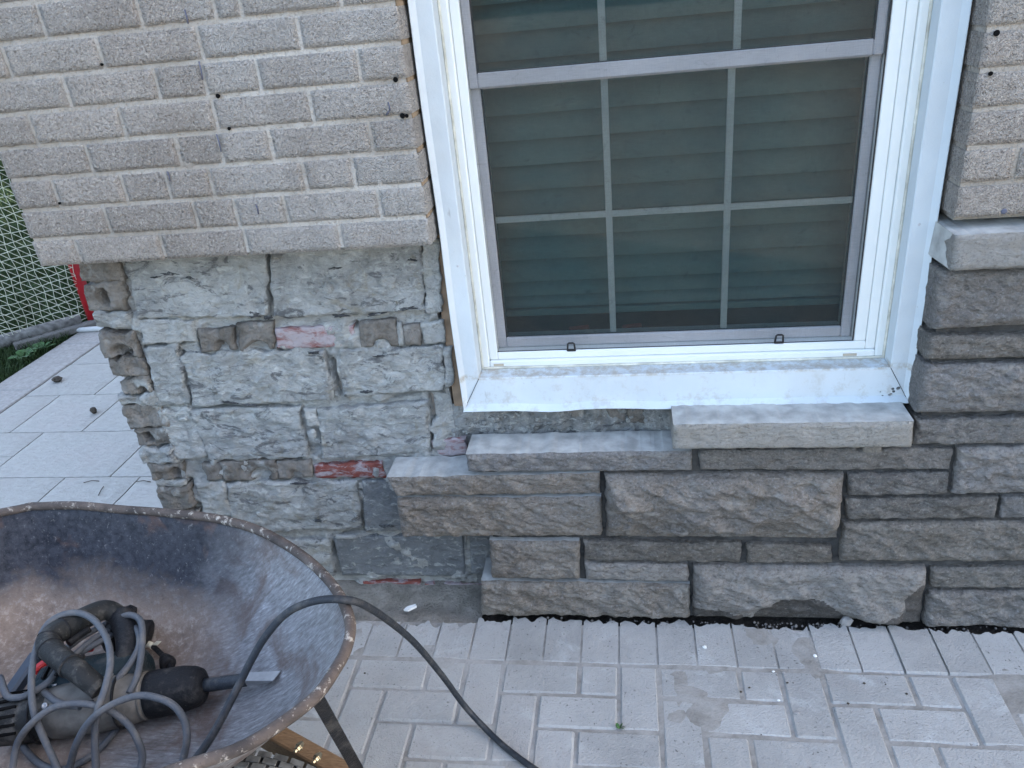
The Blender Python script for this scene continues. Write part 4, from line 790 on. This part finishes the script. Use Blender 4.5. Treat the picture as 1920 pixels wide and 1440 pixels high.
mb = MB(); mb.lathe(hp(.64, 0, 0), AX, [(0, .034), (.004, .040), (.010, .040), (.012, .036), (.018, .036), (.020, .041), (.027, .041), (.029, .037), (.035, .037), (.037, .042), (.05, .043), (.10, .041), (.125, .036), (.135, .030), (.140, .020), (.1405, .014)], 24); mb.build('chuck', M_RUB, ham)
for u_, r_ in ((.665, .0425), (.69, .0425), (.72, .0436)): mb = MB(); mb.lathe(hp(u_, 0, 0), AX, [(0, r_ - .002), (.001, r_), (.005, r_), (.006, r_ - .002)], 24); mb.build('chuck_ring', M_GEAR if u_ > .7 else M_RUBD, ham)
HD = spline([onZ(188, 1294, .485), onZ(150, 1262, .51), onZ(103, 1226, .52), onZ(91, 1207, .52), onZ(104, 1188, .52), onZ(150, 1163, .51), onZ(196, 1144, .50), onZ(228, 1156, .48)], 6)
for k in range(9):
    t = math.pi * (.08 + .105 * k); e_ = BK * math.cos(t) + UP * math.sin(t); mb = MB(); mb.obox(hp(.045, 0, 0) + e_ * .0465, (AX, np.cross(AX, e_), e_), (.018, .0026, .0022), .0006); mb.build('vent_slot_bar', M_HOLE_SHADE, ham)  # raised black bars, shade of the vent openings painted as colour
for u_ in (.16, .60): mb = MB(); mb.lathe(hp(u_, 0, 0), AX, [(0, .046), (.0008, .0515), (.0038, .0515), (.0046, .046)], 26); mb.build('housing_flange', M_RUB, ham)
for u_, t in ((.26, 1.1), (.26, 2.1), (.56, 1.15), (.56, 2.0)):
    e_ = BK * math.cos(t) + UP * math.sin(t); mb = MB(); mb.lathe(hp(u_, 0, 0) + e_ * .048, e_, [(0, .0055), (.004, .0055), (.0042, .0026), (.002, .0024)], 10); mb.build('screw', M_TIP, ham)
mb = MB(); mb.tube(spline([onZ(128, 1206, .495), onZ(146, 1192, .495), onZ(168, 1178, .495)], 5), [.008] * 11, 8); mb.build('trigger', M_RUB, ham)
for q_ in (8, 14, 20, 26): 
    mb = MB(); mb.lathe(HD[q_], HD[q_ + 1] - HD[q_], [(0, .0205), (.001, .0228), (.004, .0228), (.005, .0205)], 16); mb.build('grip_ring', M_RUB, ham)
C1 = onZ(516, 1267, .452); C0 = A1 - AX * .01; CX = (C1 - C0) / np.linalg.norm(C1 - C0); CL = np.linalg.norm(C1 - C0)
mb = MB(); mb.lathe(C0, CX, [(0, .0125), (CL * .62, .0125), (CL * .68, .012)], 14); mb.build('chisel', M_STEEL, ham)
cs = np.cross(CX, (0, 0, 1)); cs /= np.linalg.norm(cs); cu = np.cross(cs, CX); mb = MB(); e0 = C0 + CX * CL * .60; V = [e0 + cs * .009 + cu * .0095, e0 - cs * .009 + cu * .0095, e0 - cs * .009 - cu * .0095, e0 + cs * .009 - cu * .0095, C1 + cs * .0125 + cu * .001, C1 - cs * .0095 + cu * .001 + CX * .008, C1 - cs * .0095 - cu * .001 + CX * .008, C1 + cs * .0125 - cu * .001]
mb.add(V, [(0, 1, 2, 3), (0, 4, 5, 1), (1, 5, 6, 2), (2, 6, 7, 3), (3, 7, 4, 0), (4, 7, 6, 5)]); mb.build('chisel_tip', M_TIP, ham)
mb = MB(); k = len(HD); mb.tube(HD, [.018 + .004 * math.sin(math.pi * i / k) for i in range(k)], 12); mb.build('main_handle', M_RUBD, ham)
HB = spline([onZ(228, 1156, .48), onZ(240, 1190, .475), onZ(240, 1230, .46), onZ(220, 1262, .43)], 6); mb = MB(); mb.tube(HB, .024, 12); mb.obox(onZ(214, 1190, .43), (AX, BK, UP), (.02, .03, .03), .01); mb.build('handle_yoke', M_RUB, ham)
s0, s1 = onZ(255, 1185, .41), onZ(289, 1188, .40); mb = MB(); mb.lathe(onZ(232, 1152, .40), onZ(262, 1160, .39) - onZ(232, 1152, .40), [(0, .018), (.01, .025), (.028, .025), (.032, .014)], 16); mb.build('depth_knob', M_RUB, ham)
mb = MB(); dv = s1 - s0; mb.lathe(s0, dv, [(0, .020), (.006, .026), (.026, .027), (.030, .022), (.031, .012)], 18); mb.build('side_handle', M_RUB, ham)
mb = MB(); mb.obox(onZ(80, 1248, .44), (AX * .6 + BK * .8, np.cross(UP, AX * .6 + BK * .8), UP), (.018, .008, .008), .003); mb.build('switch', M_REDPL, ham); mb = MB(); mb.obox(onZ(167, 1216, .435), (AX, BK, UP), (.010, .008, .004), .002); mb.build('red_badge', M_REDPL, ham)
q0, q1 = onZ(28, 1290, .40), onZ(60, 1244, .42); mb = MB(); d_ = (q1 - q0) / np.linalg.norm(q1 - q0); sx = np.cross(d_, (0, 0, 1)); sx /= np.linalg.norm(sx); mb.obox((q0 + q1) / 2, (d_, sx, np.cross(sx, d_)), (.045, .014, .012), .005); mb.build('rear_housing', plain('grey_blue_plastic', (.05, .06, .075), .4), ham)
tg = spline([onZ(262, 1212, .385), onZ(280, 1208, .39), onZ(298, 1222, .39), onZ(312, 1238, .40), onZ(322, 1256, .41)], 5); mb = MB(); mb.tube(tg, .0055, 8); mb.build('plug_lead', M_RUB, ham)
mb = MB(); mb.tube(tg[1:8], .0066, 8); mb.obox(onZ(294, 1206, .40), ((.8, -.3, .3), (.3, .9, 0), (-.2, 0, .9)), (.010, .006, .001), .0003); mb.build('cord_tag', M_TAG, ham)
mb = MB(); mb.lathe(tg[-8], tg[-1] - tg[-8], [(0, .008), (.01, .011), (.035, .016), (.045, .012)], 12); mb.build('strain_relief', M_RUB, ham)
CO = [([(107, 1470), (107, 1440), (69, 1353), (59, 1298), (64, 1231), (89, 1171), (133, 1149), (173, 1160), (200, 1198), (207, 1242), (198, 1287), (184, 1331), (178, 1376), (180, 1440), (182, 1470)], [.36, .37, .43, .465, .495, .515, .52, .515, .505, .495, .48, .46, .42, .37, .36]),
      ([(20, 1470), (24, 1440), (33, 1393), (60, 1356), (100, 1327), (144, 1319), (184, 1324), (213, 1336), (240, 1358), (258, 1387), (267, 1416), (264, 1440), (262, 1470)], [.36, .37, .40, .44, .455, .46, .455, .44, .42, .40, .375, .36, .36]),
      ([(129, 1470), (131, 1440), (142, 1398), (164, 1358), (193, 1331), (233, 1311), (271, 1304), (313, 1315), (336, 1334), (348, 1359), (350, 1390), (344, 1421), (338, 1450)], [.35, .36, .41, .45, .47, .475, .475, .465, .45, .43, .41, .385, .375]),
      ([(0, 1270), (13, 1304), (33, 1308), (53, 1302), (89, 1280), (111, 1253), (138, 1229), (178, 1196), (204, 1182)], [.44, .445, .45, .45, .455, .455, .455, .45, .445]), ([(120, 1220), (156, 1193), (202, 1168)], [.445, .45, .44]), ([(150, 1224), (178, 1208), (210, 1190)], [.445, .447, .44]),
      ([(224, 1158), (244, 1153), (262, 1162), (267, 1187), (264, 1231), (256, 1271), (242, 1300)], [.475, .485, .485, .475, .46, .45, .44]), ([(249, 1173), (260, 1187), (260, 1213), (244, 1244), (218, 1276), (198, 1302)], [.465, .47, .465, .455, .445, .435]),
      ([(0, 1316), (13, 1353), (33, 1384), (56, 1416), (82, 1436), (116, 1443), (156, 1427), (189, 1402), (218, 1367), (226, 1345)], [.41, .39, .37, .357, .352, .35, .352, .355, .36, .37]), ([(80, 1290), (86, 1300), (112, 1318), (150, 1325)], [.44, .445, .45, .45])]
mb = MB()
for pts, zs in CO: mb.tube(spline([onZ(*p, max(z + .018, .376)) for p, z in zip(pts, zs)], 6), .0063, 8)
mb.build('power_cord', M_CORD, ham)
EX = [((330, 1455), .46), ((365, 1425), .475), ((400, 1375), .475), ((440, 1300), .49), ((470, 1240), .525), ((500, 1190), .565), ((540, 1148), .60), ((590, 1127), .62), ((640, 1124), .622), ((680, 1133), .59), ((730, 1165), .48), ((780, 1208), .335), ((830, 1268), .17), ((870, 1322), .06), ((910, 1366), .016), ((950, 1403), .0085), ((1000, 1440), .0085), ((1080, 1490), .0085), ((1200, 1540), .0085)]
mb = MB(); mb.tube(spline([onZ(*p, z) for p, z in EX], 8), .0069, 10); mb.build('extension_cord', M_CORD2, label='thick dark grey cable looping over the wheelbarrow rim down onto the pavers', cat='cable', loc=(-.4, -.4, 0))

# ============================================================ small debris
def pebble(name, px, py, r, mat, label, cat, group=None, flat=.6, z=0.0, y=None):
    c = onZ(px, py, z); n = 8; V = []; F = []
    for i in range(5):
        ph = -math.pi / 2 + math.pi * i / 4
        for j in range(n):
            t = 2 * math.pi * j / n; rr = r * (1 + .3 * rng.uniform(-1, 1)); V.append((c[0] + rr * math.cos(ph) * math.cos(t), c[1] + rr * math.cos(ph) * math.sin(t) * .8, z + r * flat * (.92 + math.sin(ph))))
    F = [(i * n + j, i * n + (j + 1) % n, (i + 1) * n + (j + 1) % n, (i + 1) * n + j) for i in range(4) for j in range(n)]
    obj(name, V, F, mat, None, smooth=False, label=label, cat=cat, group=group, loc=(c[0], c[1], z))
pebble('dark_stone', 108, 716, .026, M_DEADLEAF, 'dark oval stone on the patio slab near the kerb', 'stone')
pebble('leaf_scrap', 178, 775, .017, M_DEADLEAF, 'small brown scrap standing on the pale patio slab', 'debris', flat=1.0)
pebble('mortar_chunk', 1585, 1170, .017, M_GRAVEL, 'grey lump of mortar leaning at the foot of the largest base stone', 'mortar lump', flat=.8)
pebble('white_pebble', 1321, 1215, .0062, M_WHITE, 'round white pebble on a paver of the row along the wall', 'pebble')
pebble('white_pebble', 1528, 1231, .0055, M_WHITE, 'pale round pebble on the wall row, right of the white one', 'pebble')
pebble('green_pebble', 1493, 1337, .0075, M_GRAVEL, 'greenish grey pebble on a paver at the right', 'pebble', flat=.3)
c = onZ(770, 1142, .018)
V = [(c[0] - .018, c[1] - .006, .016), (c[0] - .004, c[1] - .010, .018), (c[0] + .017, c[1] + .004, .02), (c[0] + .012, c[1] + .012, .02), (c[0] - .010, c[1] + .004, .018)]; V += [(x, y, z + .006) for x, y, z in V]
obj('paint_flake', V, [(5, 6, 7, 8, 9)] + [(i, (i + 1) % 5, 5 + (i + 1) % 5, 5 + i) for i in range(5)], M_WHITE, label='white flake of mortar on the bare footing beside the cable', cat='flake', loc=(c[0], c[1], .016))
for px, py in [(1476, 1281), (1405, 1290), (1620, 1170 + 112), (1660, 1284), (1756, 1281), (1427, 1378), (1700, 1302), (1389, 1298), (1460, 1314), (684, 1263), (1450, 1260), (1590, 1320), (1545, 1380), (1470, 1262)]:
    pebble('grit', px, py, rng.uniform(.0018, .0036), rng.choice([M_GRAVEL, M_WHITE, M_DEADLEAF]), 'crumb of grit scattered on the pavers', 'grit', 'grit on the pavers')
mb = MB()
for i in range(150):
    x = float(onZ(rng.uniform(1000, 1900), 1165)[0]) if i % 3 else rng.uniform(.30, .55); y = rng.uniform(-.014, .004); r = rng.uniform(.0012, .0042); mb.lathe((x, y, -.010 - r + rng.uniform(0, .010)), (rng.uniform(-.4, .4), rng.uniform(-.4, .4), 1), [(0, r * .5), (r * .6, r), (r * 1.4, r * .7), (r * 1.8, r * .1)], 6, smooth=False)
mb.build('rubble', M_RUBBLE, kind='stuff')
V = []; F = []
for (px, py), tl in zip(((172, 905), (190, 922), (270, 905)), ('farther of two thin twigs on the patio slab behind the barrow rim', 'nearer of two thin twigs on the patio slab, just above the barrow rim', 'lone thin twig on the patio slab beside the broken brick corner')):
    c = onZ(px, py); k = MB(); a = rng.uniform(0, 3.1); k.tube([c + (-.03 * math.cos(a), -.03 * math.sin(a), .004), c + (0, .004, .007), c + (.03 * math.cos(a), .03 * math.sin(a), .004)], .0016, 5); k.build('twig', M_DEADLEAF, label=tl, cat='twig', group='twigs on the patio')
